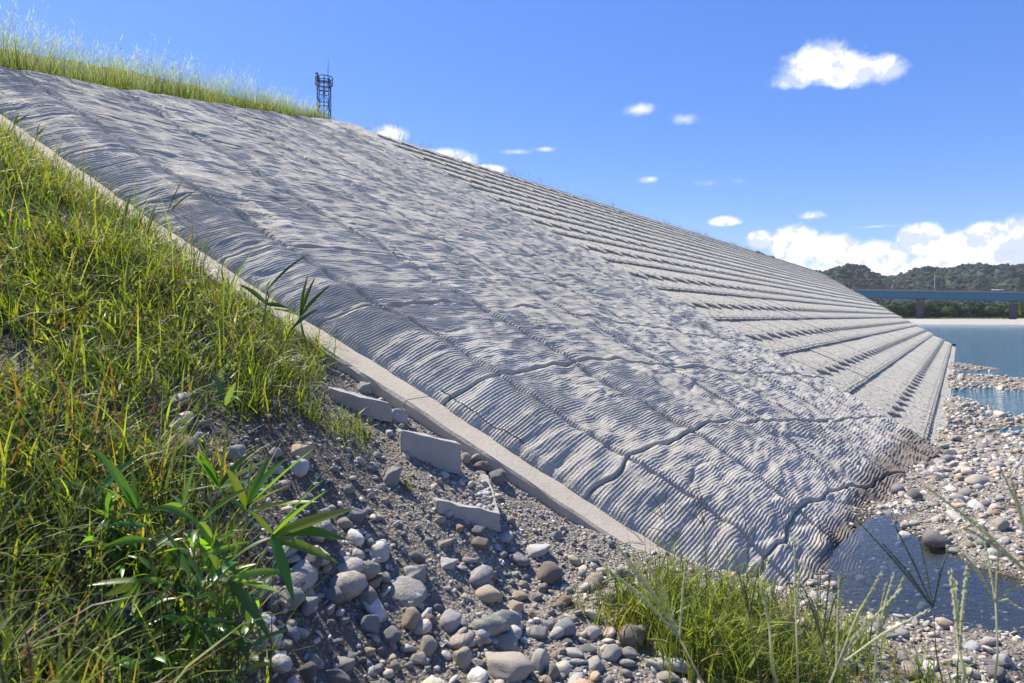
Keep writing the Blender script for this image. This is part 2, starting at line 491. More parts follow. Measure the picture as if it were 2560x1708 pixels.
for a in ((1280, 1708, .75), (1600, 1708, .62), (1900, 1708, .5), (2300, 1708, .44), (2560, 1708, .42), (1280, 1450, .86), (1600, 1450, .80), (1700, 1400, .80), (1850, 1450, .66), (2050, 1500, .48),
          (2330, 1200, .28), (2450, 1200, .32), (2560, 1200, .34), (2380, 1130, .14), (2480, 1130, .18), (2600, 1130, .2), (2400, 1080, .11),
          (2500, 1060, .09), (2600, 1065, .1), (2430, 1030, .06), (2520, 1020, .0), (2600, 1010, -.03), (2430, 1000, .0), (2520, 985, .0), (2420, 960, .05), (2560, 965, .1), (2480, 945, .1), (2410, 925, .1), (2560, 930, -.05), (2480, 915, -.12), (3200, 1200, .3)): C(a[0], a[1], z=a[2])
for l in (.2, 1.7, 2.6, 3.5, 4.5, 5.5, 6.8, 8.0, 9.5):
    tt = float(curb_t(l)) - CW
    for d, dz in ((.02, -.23), (.25, -.24)):
        if l < 1.0 and d > .1: continue
        x, y = tl(tt - d, l); cp.append((x, y, max(SL * (l) + dz + (.07 if l < 2 else 0), .45)))
for l in (1.8, 3, 4.5, 6.5, 9, 12):
    for t_ in (4.8, 7, 10, 13.5, 18, 26):
        x, y = tl(t_, l); cp.append((x, y, SL * l - .38))
for t_ in (6, 9, 12):
    x, y = tl(t_, 1.15); cp.append((x, y, .42 if t_ < 7 else .3))
for t_ in (18, 24, 32):
    x, y = tl(t_, .8); cp.append((x, y, .1)); x, y = tl(t_, -1.0); cp.append((x, y, .03 if t_ < 24 else -.3)); x, y = tl(t_, -8); cp.append((x, y, -.3 if t_ > 20 else .05))
cp += [(0, 0, .85), (-1.2, .4, 1.35), (2, 0, .55), (-3, 0, 2.0), (4, 1, .45), (8, 3, .42), (12, 6, .42), (0, -3, .9), (-5, -3, 2.2), (8, -3, .5), (-7, 2, 3.0), (-8, 4, 3.2), (16, 10, .3), (20, 0, .5), (20, 20, -.1)]
CP = np.array(cp)
Sx = 10.0


def U(r2):
    with np.errstate(divide='ignore', invalid='ignore'):
        return np.where(r2 < 1e-10, 0, .5 * r2 * np.log(np.maximum(r2, 1e-12)))


n_ = len(CP); P2 = CP[:, :2] / Sx
K = U(((P2[:, None] - P2[None]) ** 2).sum(-1)) + np.eye(n_) * 2e-4
Pm = np.c_[np.ones(n_), P2]
Lm = np.block([[K, Pm], [Pm.T, np.zeros((3, 3))]])
sol = np.linalg.solve(Lm, np.r_[CP[:, 2], 0, 0, 0])


def rbf(x, y):
    q = np.c_[np.ravel(x), np.ravel(y)] / Sx; out = np.empty(len(q))
    for i in range(0, len(q), 20000):
        s = q[i:i + 20000]
        out[i:i + 20000] = U(((s[:, None] - P2[None]) ** 2).sum(-1)) @ sol[:n_] + sol[n_] + s @ sol[n_ + 1:]
    return out.reshape(np.shape(x))


def ground_raw(x, y):
    z = rbf(x, y); t, l = xy2tl(x, y)
    under = sstep(-.05, .1, t - (curb_t(l) - CW * .8)) * sstep(1.35, 2.0, l)
    z = np.where(under > 0, z * (1 - under) + np.minimum(z, SL * l - .32) * under, z)
    deep = sstep(30, 38, y)
    z = z * (1 - deep) + (-.6) * deep
    far = sstep(T_END - .3, T_END + .5, t) * sstep(.2, .6, l)
    z = np.where(far > 0, z * (1 - far) + np.minimum(z, SL * l - .3) * far, z)
    return z


def gnoise(x, y):
    t, l = xy2tl(x, y)
    riv = sstep(1.6, 3.5, x)
    return fbm(x * 1.1, y * 1.1, 3, 3) * (.05 - .03 * riv) + fbm(x * 5, y * 5, 9, 4) * .022 + fbm(x * 22, y * 22, 12, 2) * .005


def nu(*segs):
    o = []
    for a, b, s in segs: o += list(np.arange(a, b, s))
    return np.array(o + [segs[-1][1]])


gx = nu((-10, -5, .2), (-5, 6, .05), (6, 22, .16)); gy = nu((-3, 1, .25), (1, 8.5, .05), (8.5, 40, .2))
GX, GY = np.meshgrid(gx, gy)
GZ = ground_raw(GX, GY) + gnoise(GX, GY)


def gz(x, y):           # bilinear lookup on the mesh itself
    x = np.asarray(x, float); y = np.asarray(y, float)
    i = np.clip(np.searchsorted(gx, x) - 1, 0, len(gx) - 2); j = np.clip(np.searchsorted(gy, y) - 1, 0, len(gy) - 2)
    fx = np.clip((x - gx[i]) / (gx[i + 1] - gx[i]), 0, 1); fy = np.clip((y - gy[j]) / (gy[j + 1] - gy[j]), 0, 1)
    return (GZ[j, i] * (1 - fx) + GZ[j, i + 1] * fx) * (1 - fy) + (GZ[j + 1, i] * (1 - fx) + GZ[j + 1, i + 1] * fx) * fy


def hit(px, py, off=0.0):   # where the sight line through a photo point meets the ground
    k = np.concatenate([np.arange(.9, 12, .02), np.arange(12, 40, .1)])
    x = (px - 1280) / 1707 * k; z = CAMZ + (792 - py) / 1707 * k
    g = gz(x, k) + off; idx = np.nonzero(z < g)[0]
    kk = k[idx[0]] if len(idx) else 12.0
    return np.array([(px - 1280) / 1707 * kk, kk, float(gz((px - 1280) / 1707 * kk, kk))])


WL_POOL, WL_RIV = .42, .05
tG, lG = xy2tl(GX, GY)
# gravel: fine aggregate everywhere on the river side, dark soil up the slope
soilness = sstep(.0, -1.4, GX + .35 * (GY - 3.5)) 
wetm = np.where(GY < 7.4, sstep(WL_POOL + .05, WL_POOL - .01, GZ), sstep(WL_RIV + .04, WL_RIV, GZ)) * .8
ob('ground', mesh_np('ground', np.c_[GX.ravel(), GY.ravel(), GZ.ravel()], grid_faces(len(gx), len(gy)), M['soil'],
                     attrs={'gravel': (1 - soilness * .75).ravel(), 'wet': wetm.ravel()}), kind='structure')
# far ground sheet, under everything, out to the horizon
ob('riverbed', mesh_np('riverbed', [(-1500, -60, -.9), (2600, -60, -.9), (2600, 2200, -.9), (-1500, 2200, -.9)], np.array([[0, 1, 2, 3]]), M['bar'], smooth=False), kind='structure')
# pool sheet
pool = [(2010, 1560), (2080, 1380), (2180, 1290), (2260, 1280), (2400, 1350), (2700, 1440), (2900, 1500), (2900, 1700), (2560, 1660), (2250, 1610)]
pv = []
for a, b in pool:
    k = (CAMZ - WL_POOL) * 1707 / (b - 792); pv.append(((a - 1280) / 1707 * k, k, WL_POOL))
me = bpy.data.meshes.new('pool'); me.from_pydata(pv, [], [list(range(len(pv)))[::-1]]); me.materials.append(M['pool']); me.update()
if me.polygons[0].normal.z < 0: me.flip_normals()
ob('pool_water', me, kind='structure')
# river sheet: from the gravel to the far bar
x0, y0 = tl(14.5, .25); x1, y1 = tl(70, .25)
me = bpy.data.meshes.new('river'); me.from_pydata([(x0, y0, WL_RIV), (14, 9.5, WL_RIV), (60, 9.5, WL_RIV), (300, 60, WL_RIV), (300, 300, WL_RIV), (-150, 300, WL_RIV), (x1 - 30, y1 + 20, WL_RIV), (x1, y1, WL_RIV)], [], [list(range(8))])
me.materials.append(M['river']); me.update()
if me.polygons[0].normal.z < 0: me.flip_normals()
ob('river_water', me, kind='structure')

# ------------------------------------------------------------------ quilted concrete mattress
US = [0, .062, .21, .40, .54, .68, .84, 1.0]
JL = [-.9, 1.2, 2.2, 3.32, 4.45, 5.5, 6.55, 7.6, 8.7, 9.8, 10.9, 12.0, 13.1, 14.3]


def joint_l(j, t):
    return JL[j] - .155 * np.maximum(0, t - 7.0) * (1.0 if j > 0 else 0) + .05 * vn(t * 1.1, j * 5.3 + t * 0, 4) + .03 * vn(t * 4.0, j * 3.1 + t * 0, 5)


QTH = .12


def lumps(t, l):
    s = l * 1.138
    wx = t + .15 * gn(t * .9, s * .9, 21) - .25 * s; wy = s + .07 * gn(t * 1.3, s * 1.3, 22)
    a = gn(wx * .8, wy * 1.5, 23) * .014 + gn(wx * 2.5, wy * 4.2, 24) * .024 + gn(wx * 4.6, wy * 9, 25) * .013 + gn(wx * 2.2, wy * 17, 28) * .0065 * (1 + gn(wx * .8, wy * 1.3, 29)) + gn(wx * 6, wy * 24, 30) * .003
    r = 1 - np.abs(gn(wx * .7 + 5, wy * 2.4, 26)); crease = np.clip(r - .86, 0, 1) / .14
    gate = sstep(.0, .5, gn(wx * .9, wy * 1.1, 27))
    # cloth sagging over humps: steep on the down-slope side
    q = gn(wx * 1.3 + 9, wy * 3.1, 33); sag = np.clip(q, 0, 1); 
    return 1.0 * (a - crease ** 1.5 * .016 * gate + .026 * sag * gate)


def quilt_surface(t, l, ucoord, jidx, near):
    """height along the slope normal"""
    return lumps(t, l)


mat_root = empty('concrete_mattress', (*tl(9, 5), SL * 5), label='grey grooved quilted concrete mattress covering the near part of the embankment slope', category='slope lining')
rx, ry, rz_ = mat_root.location
npan = 0
for j in range(len(JL) - 1):
    for i in range(len(US) - 1):
        tm = 3.6 + (US[i] + US[i + 1]) / 2 * (T_END - 3.6); lm = (JL[j] + JL[j + 1]) / 2 - .155 * max(0, tm - 7)
        if lm - .5 > upper_l(tm): continue
        dist = math.hypot(*tl(tm, lm))
        rp = .0265 if dist < 7.6 else .037 if dist < 10.5 else .048
        if dist < 7.6: pr, du = 5.4, .028
        elif dist < 22: pr, du = 4.5, .055
        else: pr, du = 4.0, .08
        wid = (US[i + 1] - US[i]) * 10.5; hl = (JL[j + 1] - JL[j]) * 1.138
        nU = max(10, int(wid / du)); nV = int(hl / rp * pr)
        u = np.linspace(0, 1, nU); v = np.linspace(0, 1, nV)
        # pack extra samples at the edges
        eu = .012 / wid; u = np.r_[0, eu, eu * 2.4, u[1:-1] * (1 - 6 * eu) + 3 * eu, 1 - 2.4 * eu, 1 - eu, 1]
        ev = .010 / hl; v = np.r_[0, ev, ev * 2.4, v[1:-1] * (1 - 6 * ev) + 3 * ev, 1 - 2.4 * ev, 1 - ev, 1]
        UU, VV = np.meshgrid(u, v)
        t0 = np.full_like(UU, 6.0)
        for _ in range(3):
            la = joint_l(j, t0); lb = joint_l(j + 1, t0)
            if j + 1 == len(JL) - 1: lb = np.full_like(la, 14.6)
            lb = np.minimum(lb, upper_l(t0) + .02 * vn(t0 * 3, t0 * 0, 8)); la = np.minimum(la, lb - .02)
            L = la + (lb - la) * VV
            c0 = curb_t(L) + .02 * vn(L * 2, L * 0, 6); uu = US[i] + (US[i + 1] - US[i]) * UU
            Tt = c0 + uu * (T_END - .35 * sstep(2.2, 0, L) - c0)
            seam_w = .05 * vn(L * 1.3, L * 0 + i * 3.7, 31)
            Tt = Tt + np.where((uu > .01) & (uu < .99), 1, 0) * (seam_w + .05 * vn(L * 1.3, L * 0 + (i + 1) * 3.7, 31) * UU - seam_w * UU) * 1.0
            t0 = Tt
        Hh = lumps(Tt, L)
        s = L * 1.138
        # distances to the panel's edges in metres
        dl = UU * wid; dr = (1 - UU) * wid; db = VV * (lb - la) * 1.138; dt = (1 - VV) * (lb - la) * 1.138
        wj = 1.0 if j < 4 else .45 + .4 * _h(np.array([j]), np.array([i]), 5)[0] * (1.0)
        low = (1.0 if j <= 2 else .75 if j == 3 else .35) * (.55 + .45 * sstep(-.3, .3, vn(Tt * .8, j * 2.2 + Tt * 0, 66)))
        # cross joints: thick rounded lower lip standing proud, tucked upper edge
        Hh += .013 * low * np.exp(-(db / .07) ** 2) - .055 * low * np.exp(-(db / .009) ** 2)
        Hh -= .05 * low * np.exp(-(dt / .018) ** 2)
        # long seams: a shallow valley with a stitched roll beside it
        if i > 0: Hh += -.020 * np.exp(-(dl / .10) ** 2) + .022 * np.exp(-((dl - .045) / .028) ** 2) - .04 * np.exp(-(dl / .010) ** 2)
        else: Hh -= .05 * np.exp(-(dl / .03) ** 2)
        if i < len(US) - 2: Hh += -.020 * np.exp(-(dr / .10) ** 2) - .03 * np.exp(-(dr / .010) ** 2)
        else: Hh += -.07 * np.exp(-(dr / .06) ** 2) + .015
        dcu = Tt - c0; Hh += .10 * sstep(12, 2, dcu) * sstep(.7, 2.2, L) - .12 * (1 - sstep(.4, 1.7, L)) * sstep(12.5, 9, Tt) - .20 * (1 - sstep(0, 1, np.clip(dcu / .62, 0, 1) ** .8)) + .02
        # ribs: run along the river, wander with the cloth
        ph = s / rp + 1.2 * vn(Tt * .8, s * .7, 41) + .5 * vn(Tt * 3.1, s * 2.0, 42) + .25 * vn(Tt * 9, s * 4.0, 43)
        seamy = np.exp(-(np.minimum(np.where(i > 0, dl, 9), np.where(i < len(US) - 2, dr, 9)) / .11) ** 2)
        edgy = np.exp(-(dl / .5) ** 2) * (i == 0)
        amp = (.0031 + .0030 * sstep(-.3, .8, vn(Tt * 1.2, s * 2.1, 44))) * (.80 if dist < 7.6 else 1.2) * (1 + .9 * seamy + .25 * edgy + (.2 if j < 2 else 0))
        rib = 1 - 2 * np.abs(np.sin(np.pi * ph)) ** 1.3
        rib = -rib
        if pr: Hh += amp * rib + .0018 * vn(Tt * 26, ph * .8, 45)
        ribamp = np.zeros_like(Hh) if pr else amp / .0045
        X_, Y_ = tl(Tt, L); Z_ = SL * L + .03 * sstep(2, 0, L) * 0
        P = np.stack([X_ + NRM[0] * Hh, Y_ + NRM[1] * Hh, Z_ + NRM[2] * Hh], -1)
        # skirts
        ext = np.pad(P, ((1, 1), (1, 1), (0, 0)), mode='edge')
        for sl_ in ((0, slice(None)), (-1, slice(None)), (slice(None), 0), (slice(None), -1)): ext[sl_] -= NRM * .13
        pad = lambda a_: np.pad(a_, 1, mode='edge')
        V = ext.reshape(-1, 3) - np.array([rx, ry, rz_])
        me = mesh_np('panel', V, grid_faces(ext.shape[1], ext.shape[0]), M['quilt'], attrs={'rib': pad(ph).ravel(), 'ribamp': pad(ribamp).ravel()})
        ob('panel', me, mat_root); npan += 1

# ------------------------------------------------------------------ concrete curb beside the mattress (cast in lengths)
curb_root = empty('concrete_curb', (*tl(3.5, 4), SL * 4 - .15), label='pale concrete curb running down the slope along the left edge of the mattress', category='curb')
cx, cy, cz = curb_root.location
cuts = [-.1, 3.52, 6.25, 9.2, 12]
for a, b in zip(cuts[:-1], cuts[1:]):
    ls = np.linspace(a + .004, b - .004, int((b - a) / .09)); V = []; prof = [(-CW, -.62), (-CW, -.022), (-CW + .018, -.002), (-.02, 0), (.16, 0), (.16, -.62)]
    rows = []
    for l in ls:
        r = []
        ct = float(curb_t(l)); wob = .006 * vn(l * 7, 0.0, 51)
        for q, (dt_, dz_) in enumerate(prof):
            ch = (.012 * vn(l * 9, q * 3.3, 52) + .008 * vn(l * 30, q * 1.3, 53)) if q in (1, 2) else 0
            tt_ = ct + dt_ + (wob + max(ch, -.004) if q < 3 else 0)
            X_, Y_ = tl(tt_, l); r.append((X_ - cx, Y_ - cy, SL * l - QTH - .03 + dz_ + .004 * vn(l * 5, q * 1.0, 54) - cz))
        rows.append(r)
    R = np.array(rows); F_ = grid_faces(len(prof), len(ls))
    caps = np.array([[0, 1, 2, 3], [0, 3, 4, 5]]); last = (len(ls) - 1) * len(prof)
    me = mesh_np('curb_length', R.reshape(-1, 3), [F_, caps, caps[:, ::-1] + last], M['curb'], smooth=False)
    ob('curb_length', me, curb_root)

# ------------------------------------------------------------------ block revetment beyond the mattress
rev = empty('block_revetment', (*tl(20, 4), SL * 4), label='long stepped wall of pale precast concrete blocks on the slope beyond the grooved mattress', category='revetment')
vx, vy, vz = rev.location
PL = 1.315; L0 = .51 - PL * 1


def prism(outline, hfun, zb, mbv, mbf):
    b = len(mbv); n = len(outline)
    for (q, p) in outline: mbv.append((q, p, hfun(q, p)))
    for (q, p) in outline: mbv.append((q, p, zb))
    mbf.append([b + i for i in range(n)])
    for i in range(n): mbf.append([b + i, b + n + i, b + n + (i + 1) % n, b + (i + 1) % n])


def block_mesh(var):
    r = random.Random(var); v = []; f = []
    # lower course: straight lip with notches
    lip = [(0.0006, 0.0), (.10, 0.0), (.12, .035), (.17, .035), (.19, 0), (.58, 0), (.60, .03), (.66, .03), (.68, 0), (.9994, 0.0)]
    ho = lambda q, p: .125 - .105 * p / .55 - .028 * math.exp(-(p / .03) ** 2)
    out1 = lip + [(.9994, .06), (.9994, .5), (.0006, .5), (.0006, .06)]
    mid = [(.0006, .06), (.9994, .06)]
    prism([(q, p) for q, p in lip] + [(.9994, .045), (.0006, .045)], lambda q, p: .105 + .02 * (p > .04), -.12, v, f)
    prism([(.0006, .0451), (.9994, .0451), (.9994, .56), (.0006, .56)], lambda q, p: .128 - .118 * (p - .045) / .5, -.12, v, f)
    # upper course: saw-tooth lip
    e = .46
    saw = [(.0006, e + .05), (.10, e + .03), (.13, e + .055), (.30, e - .01), (.33, e + .02), (.62, e - .085), (.66, e - .10), (.74, e - .095), (.80, e - .06), (.83, e - .005), (.86, e + .02), (.93, e + .045), (.9994, e + .05)]
    prism(saw + [(.9994, e + .12), (.0006, e + .12)], lambda q, p: .140 + .03 * max(0, min(1, (p - .36) / .1)) - .02, -.05, v, f)
    prism([(.0006, e + .1201), (.9994, e + .1201), (.9994, 1.0), (.0006, 1.0)], lambda q, p: .150 - .135 * (p - .58) / .42, -.1, v, f)
    # cast knobs near the lip
    for (q, p) in ((.23, .10), (.72, .10), (.42, e + .03), (.9, e + .12)):
        q += r.uniform(-.02, .02); p += r.uniform(-.01, .01); s_ = .022; hz = (.128 - .118 * (p - .045) / .5) if p < .4 else .15
        o_ = [(q + s_ * math.cos(a_), p + s_ * math.sin(a_)) for a_ in (0, 1.26, 2.51, 3.77, 5.03)]
        prism(o_, lambda q_, p_: hz + .022, hz - .03, v, f)
    return v, f


def block_place(v, t0, l0):
    v = np.array(v); tt_ = t0 + v[:, 0] * 1.0; ll = l0 + v[:, 1] * PL
    X_, Y_ = tl(tt_, ll); Zz = SL * ll - .115; h = v[:, 2] * .50
    return np.stack([X_ + NRM[0] * h, Y_ + NRM[1] * h, Zz + NRM[2] * h], -1)


bl = []
for vv in range(4):
    v, f = block_mesh(vv); P = block_place(v, 0, 0)
    me = bpy.data.meshes.new('block'); me.from_pydata([tuple(p) for p in P], [], f); me.materials.append(M['block']); me.update(); bl.append((me, P, f))
cells = []
for r_ in range(0, 13):
    l0 = L0 + PL * r_
    tend = 63 + 2.1 * max(l0 + PL * .5, 0)
    off = .5 if r_ % 2 else 0
    for q in range(int(tend - 13.0)):
        t0 = 13.2 + off + q
        if l0 + PL > 15.6: continue
        if t0 < 13.5 and l0 < 1: continue
        cells.append((t0, l0))
cells.sort(key=lambda c: c[0] + c[1] * .4)
restV, restF, base = [], {}, 0
for n, (t0, l0) in enumerate(cells):
    me, P, f = bl[n * 7 % 4]
    X_, Y_ = tl(t0, l0); d = np.array([X_, Y_, SL * l0 + rng.normal(0, .006)])
    if n < 300:
        o = ob('block', me, rev); o.location = (d[0] - vx, d[1] - vy, d[2] - vz)
    else:
        restV.append(P + d - np.array([vx, vy, vz]))
        for ff in f: restF.setdefault(len(ff), []).append([base + i for i in ff])
        base += len(P)
me = mesh_np('blocks', np.concatenate(restV), [np.array(v) for v in restF.values()], M['block'], smooth=False)
ob('far_blocks', me, rev, kind='stuff')

# embankment body (top, back, the part turning away) below the linings
V = []; 
ts = [-8, -2, 0, 2, 3.6, 4.9, 6.1, 7.1, 8.27, 9.77, 12.5, 14.1, 30, 60, 97]
rowsE = []
for t_ in ts:
    lu = float(upper_l(t_)) if t_ > 0 else 8.9
    zt = SL * lu
    rr = []
    for (l_, z_) in ((lu - 3, zt - 3 * SL - .2), (lu - .03, zt - .14), (lu + .05, zt - .02), (lu + 6, zt - (.9 if t_ < 11 else 0)), (lu + 16, zt - (2.5 if t_ < 11 else 0)), (lu + 30, zt - 7)):
        X_, Y_ = tl(t_, l_); rr.append((X_, Y_, z_))
    rowsE.append(rr)
R = np.array(rowsE)
ob('embankment', mesh_np('embankment', R.reshape(-1, 3), grid_faces(6, len(ts)), M['turf']), kind='structure')
# the bank turning away past its far corner
pts = []
for (t_, l_) in ((63.2, .3), (97, 16.0)):
    X_, Y_ = tl(t_, l_); pts.append((X_, Y_, SL * l_ - .1))
for (t_, l_) in ((97, 40), (40, 60)):
    X_, Y_ = tl(t_, l_); pts.append((X_, Y_, 0))
V = [pts[0], pts[1], (*tl(97, 30), 8.4), (*tl(66, 22), -0.5)]
ob('embankment_end', mesh_np('embankment_end', [(*tl(14, .3), -.25), (*tl(62.6, .3), -.25), (*tl(95.0, 15.7), SL * 15.7 - .35), (*tl(14, 15.7), SL * 15.7 - .35), (*tl(60, 20), -1.0), (*tl(92, 30), 8.0)],
   [np.array([[0, 1, 2, 3]]), np.array([[1, 4, 5, 2]])], M['block'], smooth=False), kind='structure')

# ------------------------------------------------------------------ stones
def ico(sub):
    import bmesh
    bm = bmesh.new(); bmesh.ops.create_icosphere(bm, subdivisions=sub, radius=1)
    V = np.array([v.co[:] for v in bm.verts]); F_ = np.array([[v.index for v in f.verts] for f in bm.faces]); bm.free(); return V, F_


def stone_shape(sub, seed, facets, rough):
    V, F_ = ico(sub); r = np.random.default_rng(seed)
    for _ in range(facets):
        n = r.normal(size=3); n /= np.linalg.norm(n); d = r.uniform(.52, .9)
        k = V @ n; V = V - np.clip(k - d, 0, None)[:, None] * n * .93
    V = V * (1 + rough * fbm(V[:, 0] * 1.6 + seed + V[:, 2], V[:, 1] * 1.6 + V[:, 2] * .7, seed, 3)[:, None])
    V /= np.abs(V).max(0)
    return V, F_


STV = [stone_shape(3, 100 + i, [3, 6, 9, 12, 15, 8, 11, 18][i % 8], [.16, .2, .14][i % 3]) for i in range(14)]
STM = [mesh_np('cobble', V, F_, M['stone']) for V, F_ in STV]
SM1 = [stone_shape(2, 200 + i, [2, 6, 10][i % 3], .12) for i in range(8)]
SM0 = [stone_shape(1, 300 + i, [3, 6][i % 2], .1) for i in range(6)]
PAL = {'dark grey': (.10, .10, .105), 'slate grey': (.16, .165, .18), 'blue-grey': (.24, .26, .28), 'grey': (.27, .265, .25), 'pale grey': (.40, .39, .37), 'whitish': (.56, .55, .52),
       'beige': (.42, .375, .30), 'tan': (.45, .36, .24), 'green-grey': (.25, .28, .25), 'brown': (.21, .16, .12), 'ochre': (.42, .27, .14), 'pinkish': (.40, .32, .29)}
PAL = {k_: tuple(.72 * v_ + .28 * d_ for v_, d_ in zip(v, (.33, .305, .26))) for k_, v in PAL.items()}
PN = list(PAL)
hero = []   # name(kind), px, py, w, h(px), colour, label


def Cr(ox, oy, s, items):
    for it in items: hero.append((ox + it[0] * s, oy + it[1] * s, it[2] * s, it[3] * s, it[4], it[5], it[6]))


Cr(600, 1150, .383, [
    (450, 690, 200, 200, 'dark grey', 'large dark boulder half hidden behind the bamboo-grass leaves', 4),
    (790, 730, 240, 140, 'beige', 'broad tan-grey cobble with a soft crease, right of the dark boulder', 0),
    (900, 620, 150, 130, 'whitish', 'rough whitish stone leaning on the broad tan-grey cobble', 3),
    (1140, 780, 200, 150, 'pale grey', 'angular pale grey block-like stone standing in the gravel left of centre', 4),
    (820, 920, 140, 160, 'grey', 'tall creased grey cobble below the broad tan one', 1),
    (1110, 1060, 140, 160, 'tan', 'upright tan egg-shaped cobble in the middle of the stone heap', 0),
    (1230, 1060, 90, 90, 'brown', 'small brown-grey cobble tucked against the upright tan egg-shaped one', 0),
    (1370, 1070, 140, 160, 'whitish', 'white speckled upright cobble between the tan one and the large blue-grey one', 5),
    (1620, 890, 190, 110, 'tan', 'flattened yellowish tan cobble with a white stone behind it', 0),
    (1580, 845, 110, 50, 'whitish', 'small white stone peeping over the flattened yellowish cobble', 1),
    (1800, 970, 110, 100, 'tan', 'cream-coloured squarish cobble above the large blue-grey one', 2),
    (1720, 1050, 230, 150, 'blue-grey', 'large rounded blue-grey cobble at the bottom centre of the heap', 0),
    (1760, 1150, 170, 100, 'whitish', 'white rounded cobble directly below the large blue-grey one', 1),
    (1750, 1215, 200, 110, 'grey', 'rough grey cobble wedged under the white one', 2),
    (1220, 1230, 130, 150, 'beige', 'pale creased cobble below the upright tan egg-shaped one', 5),
    (1450, 1300, 130, 150, 'beige', 'pointed grey-beige cobble leaning right near the bottom edge', 1),
    (1740, 1370, 350, 170, 'beige', 'very large flat beige boulder cut off by the bottom edge of the view', 1),
    (1960, 1330, 120, 170, 'whitish', 'cream and white upright stone at the right of the flat beige boulder', 3),
    (2040, 1400, 100, 120, 'grey', 'grey stone behind the cream and white upright one', 5),
    (1110, 930, 200, 90, 'whitish', 'long white-green splintered stone lying above the upright tan cobble', 3),
    (430, 980, 150, 130, 'blue-grey', 'striped blue-grey stone on the dark soil under the bamboo-grass', 2),
    (200, 980, 80, 110, 'slate grey', 'thin slate-grey shard on the soil under the bamboo-grass', 4),
    (325, 1100, 80, 90, 'beige', 'pale squarish stone on the bare soil left of the heap', 2),
    (420, 1130, 80, 80, 'slate grey', 'small dark blue-grey stone beside the pale squarish one', 1),
    (600, 900, 150, 120, 'slate grey', 'dark grey tilted stone below the row of mixed stones', 2),
    (760, 370, 150, 110, 'blue-grey', 'angular bluish stone with white streaks above the heap', 3),
    (680, 430, 110, 80, 'beige', 'smooth beige cobble left of the bluish streaked stone', 0),
    (570, 480, 110, 110, 'green-grey', 'smooth green-grey cobble behind the bamboo-grass tips', 0),
    (370, 60, 140, 130, 'whitish', 'round bluish-white boulder striped with leaf shadows on the soil bank', 1),
    (230, 80, 90, 60, 'whitish', 'flat bluish-white stone left of the round bluish-white boulder', 3),
    (700, 210, 90, 70, 'grey', 'small grey cobble lying alone on the brown soil bank', 0),
    (1300, 400, 90, 60, 'beige', 'small smooth cobble under the front of the L-shaped concrete piece', 0),
    (1770, 410, 80, 70, 'beige', 'knobbly beige stone just right of the L-shaped concrete piece', 1),
    (1430, 460, 60, 60, 'ochre', 'small ochre stone below the L-shaped concrete piece', 2),
    (1545, 480, 100, 75, 'slate grey', 'dark slate wedge below the corner of the L-shaped concrete piece', 4),
    (1560, 560, 130, 80, 'brown', 'brownish grey ridge-backed stone in the gravel flat', 4),
    (1330, 570, 150, 50, 'beige', 'long narrow tan stone at the left edge of the gravel flat', 2),
    (1480, 660, 120, 45, 'beige', 'slim finger-like tan stone lying in the gravel flat', 0),
    (1590, 800, 140, 80, 'pinkish', 'pinkish stone above the flattened yellowish cobble', 2),
    (1645, 755, 75, 70, 'ochre', 'rusty ochre stone standing behind the pinkish one', 4),
    (1940, 610, 200, 80, 'whitish', 'crumbly cream-white lump on the open gravel flat below the curb', 2),
    (1770, 600, 100, 60, 'green-grey', 'greenish flat stone left of the crumbly cream-white lump', 1),
    (1780, 660, 65, 55, 'slate grey', 'small slate-coloured stone in front of the greenish flat one', 2),
    (1980, 840, 85, 65, 'grey', 'grey triangular stone near the small dry grass tuft', 4),
    (2300, 670, 95, 40, 'slate grey', 'flat dark slate on the gravel flat near the seed-headed grass', 1),
    (2080, 610, 50, 32, 'blue-grey', 'tiny pale blue stone right of the crumbly cream-white lump', 0),
    (430, 1390, 140, 120, 'dark grey', 'dark pitted cobble on bare soil at the bottom edge', 1),
    (620, 1440, 200, 90, 'dark grey', 'dark purple-grey boulder cut off by the bottom edge', 0),
    (1170, 1315, 140, 80, 'beige', 'curved flat beige stone half sunk in soil near the bottom edge', 2),
    (1010, 1360, 75, 70, 'grey', 'small grey cobble half sunk in the soil near the bottom edge', 0),
    (860, 830, 150, 70, 'ochre', 'layered ochre-brown stone between the creased grey cobble and the angular pale one', 3),
    (760, 800, 100, 70, 'green-grey', 'small green-grey cobble in front of the broad tan-grey one', 0),
    (650, 820, 110, 50, 'whitish', 'white flat stone left of the small green-grey cobble', 1),
    (990, 190 - 80, 140, 150, 'grey', 'upright ribbed grey stone slab stuck in the gravel below the long concrete slab', 4),
])
Cr(0, 600, .383, [
    (1280, 1310, 90, 90, 'whitish', 'small white lump of stone on the soil among the grass', 1),
    (1140, 1370, 230, 190, 'brown', 'big brownish boulder under the grass at the left', 4),
    (1960, 1390, 190, 150, 'tan', 'orange-streaked tan boulder on the soil bank above the round white one', 3),
    (1500, 1390, 180, 100, 'blue-grey', 'bluish flat boulder behind the upper bamboo-grass leaves', 1),
    (1300, 1710, 150, 110, 'tan', 'rust-edged cobble seen between the bamboo-grass leaves', 0),
    (1080, 1450, 60, 90, 'green-grey', 'upright greenish cobble at the foot of the big brownish boulder', 0),
    (1660, 730, 90, 80, 'slate grey', 'dark grey stone among the grass close to the curb', 4),
    (840, 320, 60, 45, 'slate grey', 'dark stone in the upper grass close to the curb', 1),
])
